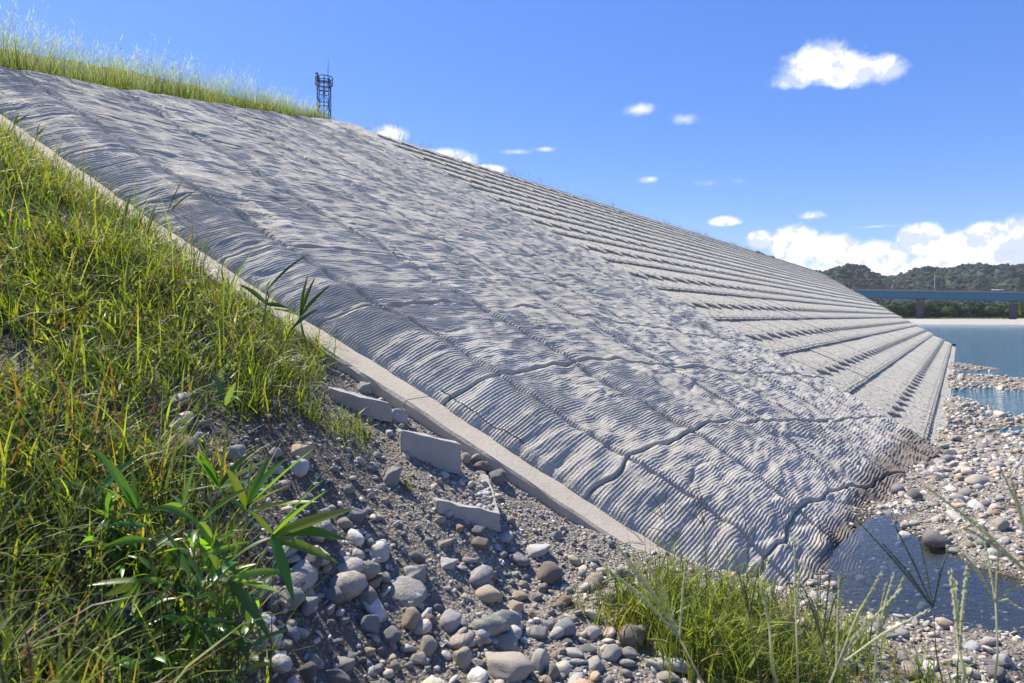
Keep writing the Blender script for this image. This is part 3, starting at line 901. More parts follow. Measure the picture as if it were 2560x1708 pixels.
Cr(600, 700, .3507, [
    (880, 770, 100, 110, 'green-grey', 'wedge-shaped greenish stone leaning on the curb at its joint', 4),
    (1130, 985, 180, 130, 'pale grey', 'lumpy grey boulder stuck between the two concrete slabs', 2),
    (1060, 1095, 60, 60, 'whitish', 'small bright white stone left of the long concrete slab', 2),
    (1350, 1030, 70, 60, 'tan', 'small tan stone at the foot of the curb above the long concrete slab', 1),
    (1600, 1280, 100, 90, 'tan', 'smooth tan cobble at the right end of the long concrete slab', 0),
    (1735, 1345, 140, 90, 'brown', 'rough brown-grey cobble between the slab and the L-shaped piece', 2),
    (1840, 1410, 150, 140, 'slate grey', 'dark square boulder against the curb behind the L-shaped concrete piece', 4),
    (1600, 1220, 60, 40, 'beige', 'small beige cobble above the smooth tan one at the slab end', 0),
])
Cr(1400, 1200, .4936, [
    (360, 795, 175, 130, 'brown', 'round reddish-brown boulder at the left foot of the seed-headed grass', 0),
    (335, 675, 80, 45, 'brown', 'small brown cobble behind the round reddish-brown boulder', 0),
    (1940, 203, 40, 38, 'ochre', 'single orange stone on the gravel bank beyond the pool', 2),
    (2165, 122, 75, 50, 'pinkish', 'largest rounded pinkish-grey stone on the gravel bank beyond the pool', 0),
    (2240, 235, 95, 75, 'beige', 'large pale blocky stone on the gravel bank at the right edge', 3),
    (2005, 363, 85, 34, 'pale grey', 'flat pale stone at the far edge of the pool', 0),
    (1530, 508, 55, 45, 'grey', 'single grey stone standing in the pool', 2),
    (1845, 648, 60, 50, 'beige', 'pale stone at the near edge of the pool', 0),
    (2230, 995, 95, 90, 'slate grey', 'dark slate wedge at the bottom right corner', 4),
    (2210, 935, 150, 35, 'slate grey', 'long flat dark slate above the dark wedge at the bottom right', 1),
    (1930, 295, 45, 30, 'pinkish', 'reddish stone on the shore beyond the pool', 1),
    (600, 960, 200, 80, 'whitish', 'large sunlit white flat stone at the foot of the grass clump', 1),
    (540, 1010, 140, 50, 'beige', 'flat beige stone below the sunlit white one', 0),
    (265, 890, 110, 90, 'pale grey', 'light grey cobble near the bottom left of the grass clump', 0),
    (350, 890, 90, 60, 'grey', 'grey oval cobble right of the light grey one', 0),
    (70, 885, 100, 40, 'whitish', 'flat white cobble left of the light grey one', 0),
    (1715, 695, 80, 25, 'whitish', 'flat white shore stone at the near edge of the pool', 1),
    (1895, 1140 - 1140 + 130, 60, 30, 'beige', 'beige stone on the bank beyond the pool, close to the mattress', 2),
])
hero.append((2507, 1040, 30, 16, 'pale grey', 'pale rectangular stone slab lying in the shallow water by the far spit', 3))
ptree = []
occ = []


def put_stone(px, py, wpx, hpx, cname, label, shp, group=None, vis=.62, idx=None):
    g = hit(px, py + hpx * .35); k = g[1]
    W = wpx * k / 1707 / 2; Hh = hpx * k / 1707 / 2
    r = random.Random(int(px * 7 + py * 13))
    pick = {0: [0, 8, 5], 1: [1, 5, 9], 2: [2, 6, 10], 3: [3, 7, 11], 4: [4, 12, 7], 5: [5, 13, 1]}[shp]
    o = bpy.data.objects.new('cobble' if max(wpx, hpx) < 75 else 'boulder', STM[r.choice(pick)]); COL.objects.link(o)
    D = math.sqrt(W * Hh) * r.uniform(.85, 1.1)
    o.scale = (W * 1.04, D, Hh * 1.08)
    o.location = (g[0], k + D * .5, g[2] + Hh * (vis - .05))
    o.rotation_euler = (r.uniform(-.2, .2), r.uniform(-.22, .22), r.uniform(-.25, .25) + math.atan2(-(px - 1280), 1707))
    c = np.array(PAL[cname]) * r.uniform(1.0, 1.3); o.color = (*c, 1)
    o['label'] = label; o['category'] = 'stone'
    if group: o['group'] = group
    occ.append((g[0], k + D * .5, max(W, D)))
    return o


for h_ in hero: put_stone(*h_, group='stones named one by one on the bank')
NH = len(hero)
# the rest of the countable cobbles: scattered in the two stone fields
GR = 'cobbles lying on the river gravel'
REG = []
for _ in range(40000):
    px, py = random.uniform(380, 2559), random.uniform(1000, 1700)
    heap = 620 < px < 1520 and 1230 < py
    left = 380 < px < 1150 and 1050 < py < 1330 and (px - 380) * .5 + 1000 < py + 120
    curbs = 900 < px < 1330 and 1080 < py < 1300
    bank = px > 2240 and 1080 < py < 1420 and (px - 2180) * .62 > (1310 - py) * .9 - 40
    br = px > 1900 and py > 1560
    u_ = random.random()
    if heap: wt = .85 if (py > 1380 or px < 1050) else .25
    elif bank: wt = .55
    elif br: wt = .35
    elif curbs: wt = .3
    elif left: wt = .22
    else: continue
    if u_ > wt: continue
    REG.append((px, py, 'heap' if heap else 'bank' if bank else 'corner' if br else 'curb' if curbs else 'soil'))
SHW = {0: 'smooth', 1: 'rounded', 2: 'blunt-edged', 3: 'splintered', 4: 'angular', 5: 'lumpy'}
hshort = [(h_[0], h_[1], h_[5]) for h_ in hero]
cnt = 0; seen_lab = {}
for (px, py, rg) in REG:
    if NH + cnt >= 300: break
    g = hit(px, py); k = g[1]
    if 985 < px < 1290 and 1060 < py < 1345: continue
    if rg == 'bank' and g[2] < WL_POOL + .01 and k < 8: continue
    t_, l_ = xy2tl(g[0], g[1])
    if l_ > .2 and SL * l_ > g[2] + .0 and t_ > float(curb_t(l_)) - CW: continue
    wpx = min(max(random.lognormvariate(3.42 if rg != 'bank' else 3.1, .45), 22 if rg != 'bank' else 15), 88)
    W = wpx * k / 1707 / 2
    if any((g[0] - a) ** 2 + (g[1] - b) ** 2 < ((W + c) * .74) ** 2 for a, b, c in occ): continue
    cn = random.choices(PN, [3, 7, 10, 12, 13, 7, 11, 5, 6, 5, 2, 4])[0]; sh = random.choice([0, 0, 1, 2, 2, 3, 4, 5])
    sz = 'large' if wpx > 55 else 'medium-sized' if wpx > 36 else 'small' if wpx > 24 else 'tiny'
    hx, hy, hl_ = min(hshort, key=lambda q: (q[0] - px) ** 2 + ((q[1] - py) * 1.3) ** 2)
    d_ = 'below' if py - hy > abs(px - hx) else 'above' if hy - py > abs(px - hx) else 'right of' if px > hx else 'left of'
    core = ' '.join(hl_.split(',')[0].split()[:4])
    for tail in (' at', ' on', ' in', ' with a', ' with', ' of', ' lying', ' directly', ' half', ' just', ' with', ' tucked', ' below', ' above', ' behind', ' the', ' under', ' wedged'):
        if core.endswith(tail): core = core[:-len(tail)]
    place = {'heap': 'in the stone heap', 'bank': 'on the gravel bank beyond the pool', 'corner': 'on the gravel at the bottom right', 'curb': 'on the gravel beside the curb', 'soil': 'on the brown soil bank'}[rg]
    lab = f'{sz} {SHW[sh]} {cn} cobble {place}, {d_} the {core}'
    if len(lab.split()) > 16: lab = lab.replace(' on the gravel beside the curb', ' by the curb').replace(' on the gravel bank beyond the pool', ' beyond the pool').replace(' on the gravel at the bottom right', ' at bottom right').replace(' on the brown soil bank', ' on soil')
    lab = ' '.join(lab.split()[:16])
    for alt in (' tilted', ' half-sunk', ' speckled', ' upright'):
        if lab not in seen_lab: break
        lab = lab.replace(' cobble', alt + ' cobble', 1) if len(lab.split()) < 16 else lab
    seen_lab[lab] = 1
    put_stone(px, py, wpx, wpx * random.uniform(.5, .85), cn, lab, sh, GR, vis=random.uniform(.35, .6))
    cnt += 1
# very many small stones: stuff
PALA = np.array([PAL[k_] for k_ in PN])
PW = np.array([4, 7, 7, 14, 14, 4, 16, 4, 6, 8, 1, 4.]); PW /= PW.sum()


def scatter(name, shapes, pos, size, mat_, flat=(.45, .8), sink=.3, seed=1, **kw):
    r = np.random.default_rng(seed); Vs = []; Fs = []; Cs = []; b = 0
    n = len(pos); sid = r.integers(0, len(shapes), n); th = r.uniform(0, 6.283, n)
    ax = size * r.uniform(.8, 1.25, n); ay = size * r.uniform(.6, 1.0, n); azz = size * r.uniform(flat[0], flat[1], n)
    tx = r.normal(0, .3, n); ty = r.normal(0, .3, n)
    col = PALA[r.choice(len(PALA), n, p=PW)] * r.uniform(.85, 1.45, (n, 1))
    for s_ in range(len(shapes)):
        V, F_ = shapes[s_]; q = np.nonzero(sid == s_)[0]
        if not len(q): continue
        P = V[None] * np.stack([ax[q], ay[q], azz[q]], -1)[:, None]
        P[..., 2] += P[..., 0] * tx[q][:, None] + P[..., 1] * ty[q][:, None]
        c, s2 = np.cos(th[q])[:, None], np.sin(th[q])[:, None]
        x = P[..., 0] * c - P[..., 1] * s2; y = P[..., 0] * s2 + P[..., 1] * c
        z = P[..., 2] + pos[q, 2][:, None] + azz[q][:, None] * sink
        Vs.append(np.stack([x + pos[q, 0][:, None], y + pos[q, 1][:, None], z], -1).reshape(-1, 3))
        Fs.append((F_[None] + (np.arange(len(q)) * len(V))[:, None, None]).reshape(-1, 3) + b)
        Cs.append(np.repeat(col[q], len(V), 0)); b += len(q) * len(V)
    return ob(name, mesh_np(name, np.concatenate(Vs), np.concatenate(Fs), mat_, col=np.concatenate(Cs)), kind='stuff', **kw)


def sample(n, x0, x1, y0, y1, dens, seed):
    r = np.random.default_rng(seed); x = r.uniform(x0, x1, n); y = r.uniform(y0, y1, n); z = gz(x, y)
    px = 1280 + x / y * 1707; py = 792 + (CAMZ - z) / y * 1707
    t_, l_ = xy2tl(x, y)
    ok = (px > -80) & (px < 2640) & (py < 1790) & (py > 850)
    onlin = ((t_ > curb_t(l_) - CW) & (SL * l_ - .1 > z)) | ((t_ > T_END) & (l_ > .1) & (SL * l_ - .1 > z)) | ((l_ > 1.5) & (t_ > curb_t(l_) - CW))
    ok &= ~onlin
    ok &= r.random(n) < dens(x, y, z, px, py)
    return np.stack([x, y, z], -1)[ok], px[ok], py[ok]


def d_mid(x, y, z, px, py):
    d = np.full_like(x, .25)
    d = np.where((px > 620) & (px < 1560) & (py > 1250), .9, d)
    d = np.where((px > 1050) & (px < 1800) & (py > 1230) & (py < 1420), .22, d)          # fine gravel flat
    d = np.where((px > 1900) & (py < 1460), 1.0, d); d = np.where((px > 1500) & (py > 1560), .8, d)
    d = np.where((px < 620), .18, d)
    d = d * np.where((z < WL_POOL - .02) & (py > 1290) & (px > 1950), .14, 1)
    d = d * np.where((y > 14) & (z < WL_RIV - .05), .05, 1)
    cl = .5 + .6 * vn(x * 1.3, y * 1.3, 61)
    return d * np.clip(cl + .35, .2, 1)


pos, px_, py_ = sample(23000, -3, 9, 2.2, 12, d_mid, 11)
size = np.random.default_rng(3).lognormal(math.log(.022), .50, len(pos)) * np.where(px_ > 1900, .95, np.where((px_ > 620) & (py_ > 1330), 1.3, 1))
scatter('small_stones', SM1, pos, size, M['stone_v'], seed=4, label='small mixed river stones spread over the gravel and soil', category='stones')


def d_fine(x, y, z, px, py):
    d = np.full_like(x, .6); d = np.where(px < 500, .25, d)
    d = np.where((px > 1050) & (px < 1800) & (py > 1230) & (py < 1420), .95, d)
    d = d * np.where((z < WL_POOL - .02) & (py > 1290) & (px > 1950), .3, 1)
    return d


pos, px_, py_ = sample(48000, -2.6, 6.5, 2.0, 8.5, d_fine, 12)
size = np.random.default_rng(5).lognormal(math.log(.0095), .40, len(pos))
scatter('gravel', SM0, pos, size, M['stone_v'], sink=.4, seed=6, label='fine angular gravel filling the gaps between the stones', category='gravel')
pos, px_, py_ = sample(20000, 4.5, 21, 7, 34, lambda x, y, z, px, py: np.where(z < WL_RIV - .02, .03, .9) * np.where(y < 9, .4, 1), 13)
size = np.random.default_rng(5).lognormal(math.log(.045), .4, len(pos))
scatter('bank_stones', SM0, pos, size, M['stone_v'], sink=.35, seed=8, label='grey stones of the gravel spit running out into the river', category='stones')

r = np.random.default_rng(23); x = r.uniform(1.5, 14, 16000); y = r.uniform(1.2, 16, 16000); px = 1280 + x / y * 1707; q = (px > 2600) & (y < 9 + x * .5)
scatter('shore_stones', SM0, np.stack([x, y, gz(x, y)], -1)[q], r.lognormal(math.log(.035), .45, q.sum()), M['stone_v'], sink=.35, seed=10, label='grey stones of the gravel shore past the right edge of the view', category='stones')
# ------------------------------------------------------------------ broken concrete gutter pieces
def at(px, py, k): return np.array([(px - 1280) / 1707 * k, k, CAMZ + (792 - py) / 1707 * k])


def slab_piece(name, corners, thick, down, label):
    """corners: top edge polyline (back side added by thickness vector), extruded down"""
    v = []; f = []
    P = [Vector(c) for c in corners]; th = Vector(thick); dn = Vector(down); n = len(P)
    top_f = P; top_b = [p + th for p in P]
    v = [tuple(p) for p in top_f] + [tuple(p) for p in top_b] + [tuple(p + dn) for p in top_f] + [tuple(p + th + dn) for p in top_b]
    for i in range(n - 1):
        f += [[i, i + 1, n + i + 1, n + i], [2 * n + i, 2 * n + i + 1, i + 1, i], [3 * n + i + 1, 3 * n + i, n + i, n + i + 1]]
    f += [[0, n, 3 * n, 2 * n], [n - 1, 2 * n + n - 1, 3 * n + n - 1, n + n - 1]]
    me = bpy.data.meshes.new(name); me.from_pydata(v, [], f)
    import bmesh
    bm = bmesh.new(); bm.from_mesh(me); bmesh.ops.recalc_face_normals(bm, faces=bm.faces)
    bmesh.ops.bevel(bm, geom=[e for e in bm.edges if not e.is_boundary], offset=.006, segments=2, affect='EDGES')
    bmesh.ops.subdivide_edges(bm, edges=[e for e in bm.edges if e.calc_length() > .05], cuts=5, use_grid_fill=True)
    bm.to_mesh(me); bm.free()
    co = np.empty(len(me.vertices) * 3); me.vertices.foreach_get('co', co); co = co.reshape(-1, 3)
    co += (.009 * fbm(co[:, 0] * 14 + co[:, 2] * 9, co[:, 1] * 14, 71, 3))[:, None]
    me.vertices.foreach_set('co', co.ravel()); me.materials.append(M['slab']); me.update()
    return ob(name, me, label=label, category='concrete piece')


g1 = hit(1100, 1190)[1]
slab_piece('concrete_slab', [at(1003, 1078, g1 + .02), at(1152, 1113, g1 + .10)], (-.05, .12, .004), (.0, .02, -.20), 'broken grey concrete slab standing on edge beside the curb above the L-shaped piece')
g2 = hit(930, 1050)[1] - .05
slab_piece('concrete_slab', [at(822, 970, g2 + .0), at(978, 1012, g2 + .06)], (-.04, .11, .004), (.0, .03, -.13), 'broken concrete slab half buried under the grass tuft, uppermost of the broken pieces')
g3 = hit(1240, 1335)[1]; g3a = hit(1095, 1300)[1]; g3c = hit(1235, 1262)[1]
slab_piece('concrete_gutter_piece', [at(1092, 1252, g3a + .02), at(1252, 1284, g3), at(1222, 1190, g3c + .02)], (-.06, .085, .0), (.0, .01, -.12), 'L-shaped broken concrete gutter corner filled with pebbles')
g4 = hit(800, 960)[1]
slab_piece('concrete_slab', [at(738, 914, g4 + .15), at(790, 948, g4 + .10)], (.02, .10, .0), (.0, .0, -.1), 'white-edged concrete lump in the soil just below the curb, left of the other pieces')
pl_ = []
zf, zb_ = at(1252, 1284, g3)[2], at(1222, 1190, g3c)[2]
for _ in range(420):
    u_ = random.random(); kk_ = g3 + .06 + (g3c - g3 - .08) * u_; xe = at(1245, 1284, g3)[0] * (1 - u_) + at(1215, 1190, g3c)[0] * u_
    pl_.append((xe - random.random() ** 1.3 * .36 - .01, kk_, zf * (1 - u_) + zb_ * u_ - .035 + random.uniform(-.015, .01)))
pp = np.array(pl_) 
scatter('pebble_fill', SM1, pp, rng.uniform(.014, .035, len(pp)), M['stone_v'], seed=9, label='pebbles filling the L-shaped concrete gutter corner', category='pebbles')
# dead stick
mb = MB(); p0 = at(413, 1205, hit(413, 1210)[1]); p1 = at(468, 1178, hit(468, 1182)[1]); mb.tube([p0 + np.array([0, 0, .012]), (p0 + p1) / 2 + np.array([0, 0, .02]), p1 + np.array([0, 0, .012])], [.011, .010, .008], 7)
ob('stick', mb.mesh('stick', M['straw'], True), label='short weathered stick lying on stones below the big brownish boulder', category='stick')
me_ = bpy.data.objects['stick'].data
a_ = me_.color_attributes.new('Col', 'FLOAT_COLOR', 'POINT'); a_.data.foreach_set('color', np.tile([.22, .17, .13, 1], len(me_.vertices)).astype(np.float32))

# ------------------------------------------------------------------ grasses
def blades(pos, hgt, wid, lean, az_, bend, col, seg=4, seed=0, twist=.4, prof='grass'):
    n = len(pos); s = np.linspace(0, 1, seg + 1)
    r = np.random.default_rng(seed)
    dirx, diry = np.cos(az_), np.sin(az_)
    ang = lean[:, None] + bend[:, None] * s[None] ** 1.3
    ds = hgt[:, None] / seg
    hx = np.concatenate([np.zeros((n, 1)), np.cumsum(np.sin(ang[:, :-1]) * ds, 1)], 1); hz = np.concatenate([np.zeros((n, 1)), np.cumsum(np.cos(ang[:, :-1]) * ds, 1)], 1)
    w_ = (1 - s) ** .7 * (.55 + .45 * np.sin(np.pi * np.minimum(s * 1.2 + .15, 1))) if prof == 'grass' else (1 - s * .8)
    ta = az_ + math.pi / 2 + r.normal(0, twist, n)
    wx = np.cos(ta)[:, None] * w_ * wid[:, None] / 2; wy = np.sin(ta)[:, None] * w_ * wid[:, None] / 2
    cx_ = pos[:, 0][:, None] + hx * dirx[:, None]; cy_ = pos[:, 1][:, None] + hx * diry[:, None]; cz_ = pos[:, 2][:, None] + hz
    A_ = np.stack([cx_ - wx, cy_ - wy, cz_], -1); B_ = np.stack([cx_ + wx, cy_ + wy, cz_ + wid[:, None] * .12], -1)
    V = np.stack([A_, B_], 2).reshape(n, -1, 3)
    b = (np.arange(n) * (seg + 1) * 2)[:, None, None]
    q = np.array([[2 * i, 2 * i + 1, 2 * i + 3, 2 * i + 2] for i in range(seg)])[None]
    C_ = np.repeat(col[:, None], (seg + 1) * 2, 1)
    return V.reshape(-1, 3), (b + q).reshape(-1, 4), C_.reshape(-1, 3)


def join(parts):
    b = 0; Vs = []; Fs = []; Cs = []
    for V, F_, C_ in parts:
        Vs.append(V); Fs.append(F_ + b); Cs.append(C_); b += len(V)
    return np.concatenate(Vs), np.concatenate(Fs), np.concatenate(Cs)


GC = 1.0 * np.array([(.14, .21, .034), (.21, .285, .048), (.055, .095, .028), (.26, .31, .075), (.26, .26, .06), (.26, .20, .09), (.17, .09, .055)])


def gcol(n, w_, r):
    w_ = np.array(w_, float); w_ /= w_.sum()
    return GC[r.choice(len(GC), n, p=w_)] * r.uniform(.55, 1.3, (n, 1))


def tuftize(n, x0, x1, y0, y1, dens, seed, per=9, rad=.05):
    pos, px, py = sample(n, x0, x1, y0, y1, dens, seed)
    r = np.random.default_rng(seed + 1)
    P = np.repeat(pos, per, 0); off = r.normal(0, rad, (len(P), 2)); P[:, :2] += off; P[:, 2] = gz(P[:, 0], P[:, 1]) - .01
    return P, np.repeat(px, per), np.repeat(py, per), r


def edge_px(py):      # right limit of the dense grass, in photo x, by photo y
    return np.interp(py, [280, 400, 500, 620, 740, 860, 960, 1060, 1150, 1300, 1450, 1708], [30, 190, 330, 540, 720, 800, 760, 620, 560, 560, 560, 560])


def d_left(x, y, z, px, py):
    e = edge_px(py) + 22; d = sstep(60, -60, px - e)
    patch = .5 + 1.0 * vn(x * 1.6, y * 1.6, 81)
    d = d * np.clip(patch + .50, .07, 1) * np.clip(.80 + .9 * gn(x * 5, y * 5, 83), .15, 1)
    bare = np.exp(-(((px - 440) / 170) ** 2 + ((py - 1060) / 90) ** 2)) + .7 * np.exp(-(((px - 560) / 130) ** 2 + ((py - 1150) / 90) ** 2)) + .8 * np.exp(-(((px - 60) / 60) ** 2 + ((py - 560) / 50) ** 2))
    return d * np.clip(1 - bare, .06, 1)


def lft(n, x0, x1, y0, y1, dens, seed, per, rad):
    r0 = np.random.default_rng(seed); x = r0.uniform(x0, x1, n); y = r0.uniform(y0, y1, n); z = gz(x, y)
    px = 1280 + x / y * 1707; py = 792 + (CAMZ - z) / y * 1707; t_, l_ = xy2tl(x, y)
    ok = (px > -260) & (px < 1100) & (py > 260) & (py < 2000) & (t_ < curb_t(l_) - CW + .02) & (r0.random(n) < dens(x, y, z, px, py))
    pos = np.stack([x, y, z], -1)[ok]; r = np.random.default_rng(seed + 1)
    P = np.repeat(pos, per, 0); P[:, :2] += r.normal(0, rad, (len(P), 2)); P[:, 2] = gz(P[:, 0], P[:, 1]) - .01
    return P, np.repeat(px[ok], per), np.repeat(py[ok], per), r


parts = []
P, px_, py_, r = lft(14500, -6, 1, 1.0, 7.2, d_left, 31, 7, .05); n = len(P)
tall = (1 + .35 * gn(P[:, 0] * 1.1, P[:, 1] * 1.1, 91) + .45 * gn(P[:, 0] * 4, P[:, 1] * 4, 92)) * np.repeat(r.lognormal(0, .3, n // 7 + 1), 7)[:n]
parts.append(blades(P, r.uniform(.10, .34, n) * tall, r.uniform(.006, .017, n), r.uniform(0, .9, n), r.uniform(0, 6.283, n), r.uniform(.2, 2.0, n), gcol(n, [6, 5, 7, 4, 2.5, 2.4, 2.0], r), 4, 1))
# short broad side leaves
P, px_, py_, r = lft(5200, -6, 1, 1.0, 7.2, d_left, 33, 5, .07); n = len(P); P[:, 2] += r.uniform(.02, .22, n)
parts.append(blades(P, r.uniform(.05, .13, n), r.uniform(.008, .016, n), r.uniform(.4, 1.3, n), r.uniform(0, 6.283, n), r.uniform(.1, 1.0, n), gcol(n, [6, 9, 3, 6, 3, .6, .6], r), 3, 2))
P, px_, py_, r = lft(4800, -6, 1, 1.0, 7, lambda x, y, z, px, py: d_left(x, y, z, px + 60, py) * np.where(py > 850, .8, .45), 41, 2, .07); n = len(P)
parts.append(blades(P, r.uniform(.18, .42, n), r.uniform(.010, .017, n), r.uniform(.1, .9, n), r.uniform(0, 6.283, n), r.uniform(.5, 2.0, n), gcol(n, [6, 8, 5, 4, 1, .4, .4], r), 6, 43))
# dead thatch, near the ground
P, px_, py_, r = lft(2600, -6, 1, 1.0, 7.2, lambda x, y, z, px, py: d_left(x, y, z, px - 60, py) * np.where(py > 900, 1, .6), 35, 7, .08); n = len(P)
parts.append(blades(P, r.uniform(.06, .24, n), r.uniform(.002, .005, n), r.uniform(.4, 1.5, n), r.uniform(0, 6.283, n), r.uniform(-.3, .8, n), np.array([.17, .10, .06]) * r.uniform(.5, 1.7, (n, 1)) * np.array([[1, 1, 1]]), 3, 3))
V, F_, C_ = join(parts)
ob('bank_grass', mesh_np('bank_grass', V, F_, M['blade'], col=C_), kind='stuff', label='dense wild green grass covering the slope left of the curb', category='grass')
# thin wiry stems and pale culms over the left grass
P, px_, py_, r = lft(900, -5.5, .5, 1.2, 7.0, d_left, 37, 4, .05); n = len(P)
V, F_, C_ = blades(P, r.uniform(.25, .5, n), r.uniform(.0022, .004, n), r.uniform(0, .5, n), r.uniform(0, 6.283, n), r.uniform(.2, 1.3, n), np.array([.24, .26, .11]) * r.uniform(.6, 1.3, (n, 1)), 5, 5, prof='stem')
ob('wiry_grass_stems', mesh_np('wiry', V, F_, M['straw'], col=C_), kind='stuff', label='thin pale grass stems rising above the grass left of the curb', category='grass')

# crest grass: green below, feathery pale plumes above
r = np.random.default_rng(51); n = 15000
t_ = r.uniform(1.0, 12.9, n) ** 1.0; lu = upper_l(t_) + r.uniform(.08, 1.0, n) ** 1.4 * 2.4; x, y = tl(t_, lu)
fade = np.interp(t_, [1, 5, 9, 11.5, 12.9], [1.0, .95, .8, .62, .35]) * (1 + .22 * vn(t_ * 1.6, lu * .8, 92))
P = np.stack([x, y, SL * upper_l(t_) - .05 - .13 * (lu - upper_l(t_)) * (t_ < 11)], -1)
parts = [blades(P, r.uniform(.35, 1.0, n) * fade, r.uniform(.007, .016, n), r.uniform(0, .5, n), r.uniform(0, 6.283, n), r.uniform(.1, 1.1, n), gcol(n, [6, 8, 4, 5, 3, 1, .5], r), 4, 7)]
V, F_, C_ = join(parts)
ob('crest_grass', mesh_np('crest_grass', V, F_, M['blade'], col=C_), kind='stuff', label='tall green grass growing along the crest above the mattress', category='grass')
n = 6500; t_ = r.uniform(1.0, 12.7, n); lu = upper_l(t_) + r.uniform(.08, 1.0, n) * 2.2; x, y = tl(t_, lu)
fade = np.interp(t_, [1, 5, 9, 11.5, 12.9], [1.0, .9, .8, .6, .38]) * (1 + .2 * vn(t_ * 1.3, lu * .8, 93))
P = np.stack([x, y, SL * upper_l(t_) - .05], -1); hh = r.uniform(.7, 1.28, n) * fade; wind = np.where(r.random(n) < .8, 0.15, 2.8) + r.normal(0, .5, n); ln = r.uniform(.0, .25, n); bd = r.uniform(.2, .9, n)
pale = np.array([.40, .46, .28]) * r.uniform(.6, 1.25, (n, 1))
parts = [blades(P, hh, np.full(n, .0042), ln, wind, bd, pale * .75, 5, 8, prof='stem')]
# feathery branchlets near the tips
s = r.uniform(.62, .97, (n, 5)); 
for q in range(5):
    sq = s[:, q]; a1 = ln + bd * .35; hx = hh * sq * np.sin(ln + bd * .30 * sq); hz = hh * sq * np.cos(ln + bd * .30 * sq)
    Pq = P + np.stack([hx * np.cos(wind), hx * np.sin(wind), hz], -1)
    if q < 4: parts.append(blades(Pq, r.uniform(.05, .13, n), r.uniform(.004, .008, n), r.uniform(.3, 1.3, n), wind + r.normal(0, 1.0, n), r.uniform(.0, .9, n), pale * 1.1, 2, 20 + q, prof='stem'))
V, F_, C_ = join(parts)
ob('feathery_seed_heads', mesh_np('feathery', V, F_, M['straw'], col=C_), kind='stuff', label='pale feathery seed heads waving over the crest grass against the sky', category='grass')
# sparse tufts along the far crest
r = np.random.default_rng(55); n = 1500; cl = r.uniform(13.2, 70, 170); t_ = np.repeat(cl, 9)[:n] + r.normal(0, .35, n); x, y = tl(t_, 15.35 + r.uniform(-.5, .5, n) + np.where(t_ < 16, -.6, 0))
V, F_, C_ = blades(np.stack([x, y, np.full(n, SL * 15.1 - .05) - np.where(t_ < 15, .35, 0)], -1), r.uniform(.1, .42, n), r.uniform(.008, .014, n), r.uniform(0, .6, n), r.uniform(0, 6.28, n), r.uniform(.1, 1.2, n), np.array([.26, .24, .13]) * r.uniform(.6, 1.2, (n, 1)), 3, 3)
ob('crest_weeds', mesh_np('crest_weeds', V, F_, M['straw'], col=C_), kind='stuff', label='sparse dry weeds along the far crest of the block wall', category='weeds')


# ---------------- single grass tufts on the stones
def tuft(name, px, py, n, h, spread, wid, weights, label, seed, cat='grass tuft'):
    g = hit(px, py); r = np.random.default_rng(seed)
    P = np.stack([g[0] + r.normal(0, spread, n), g[1] + r.normal(0, spread * .8, n), np.zeros(n)], -1); P[:, 2] = gz(P[:, 0], P[:, 1]) - .01 - g[2]
    P[:, 0] -= g[0]; P[:, 1] -= g[1]
    root = empty(name, g, label=label, category=cat)
    V, F_, C_ = blades(P, r.uniform(.4, 1, n) * h, r.uniform(.6, 1.2, n) * wid, r.uniform(0, .5, n), r.uniform(0, 6.283, n), r.uniform(.2, 1.5, n), gcol(n, weights, r), 5, seed)
    m = n // 3; Q = P[:m].copy(); Q[:, 2] += r.uniform(.1, .6, m) * h
    v2 = blades(Q, r.uniform(.2, .4, m) * h, r.uniform(1.0, 1.6, m) * wid, r.uniform(.5, 1.4, m), r.uniform(0, 6.283, m), r.uniform(0, .9, m), gcol(m, weights, r), 3, seed + 1)
    V, F_, C_ = join([(V, F_, C_), v2])
    ob('leaves', mesh_np('tuft', V, F_, M['blade'], col=C_), root, kind='stuff')
    m = max(6, n // 5); Q = P[:m]
    V, F_, C_ = blades(Q, r.uniform(.4, .8, m) * h, np.full(m, .003), r.uniform(.6, 1.5, m), r.uniform(0, 6.283, m), r.uniform(0, .6, m), np.array([.2, .12, .075]) * r.uniform(.6, 1.4, (m, 1)), 3, seed + 2, prof='stem')
    ob('dry_stems', mesh_np('dry', V, F_, M['straw'], col=C_), root, kind='stuff')
    return g


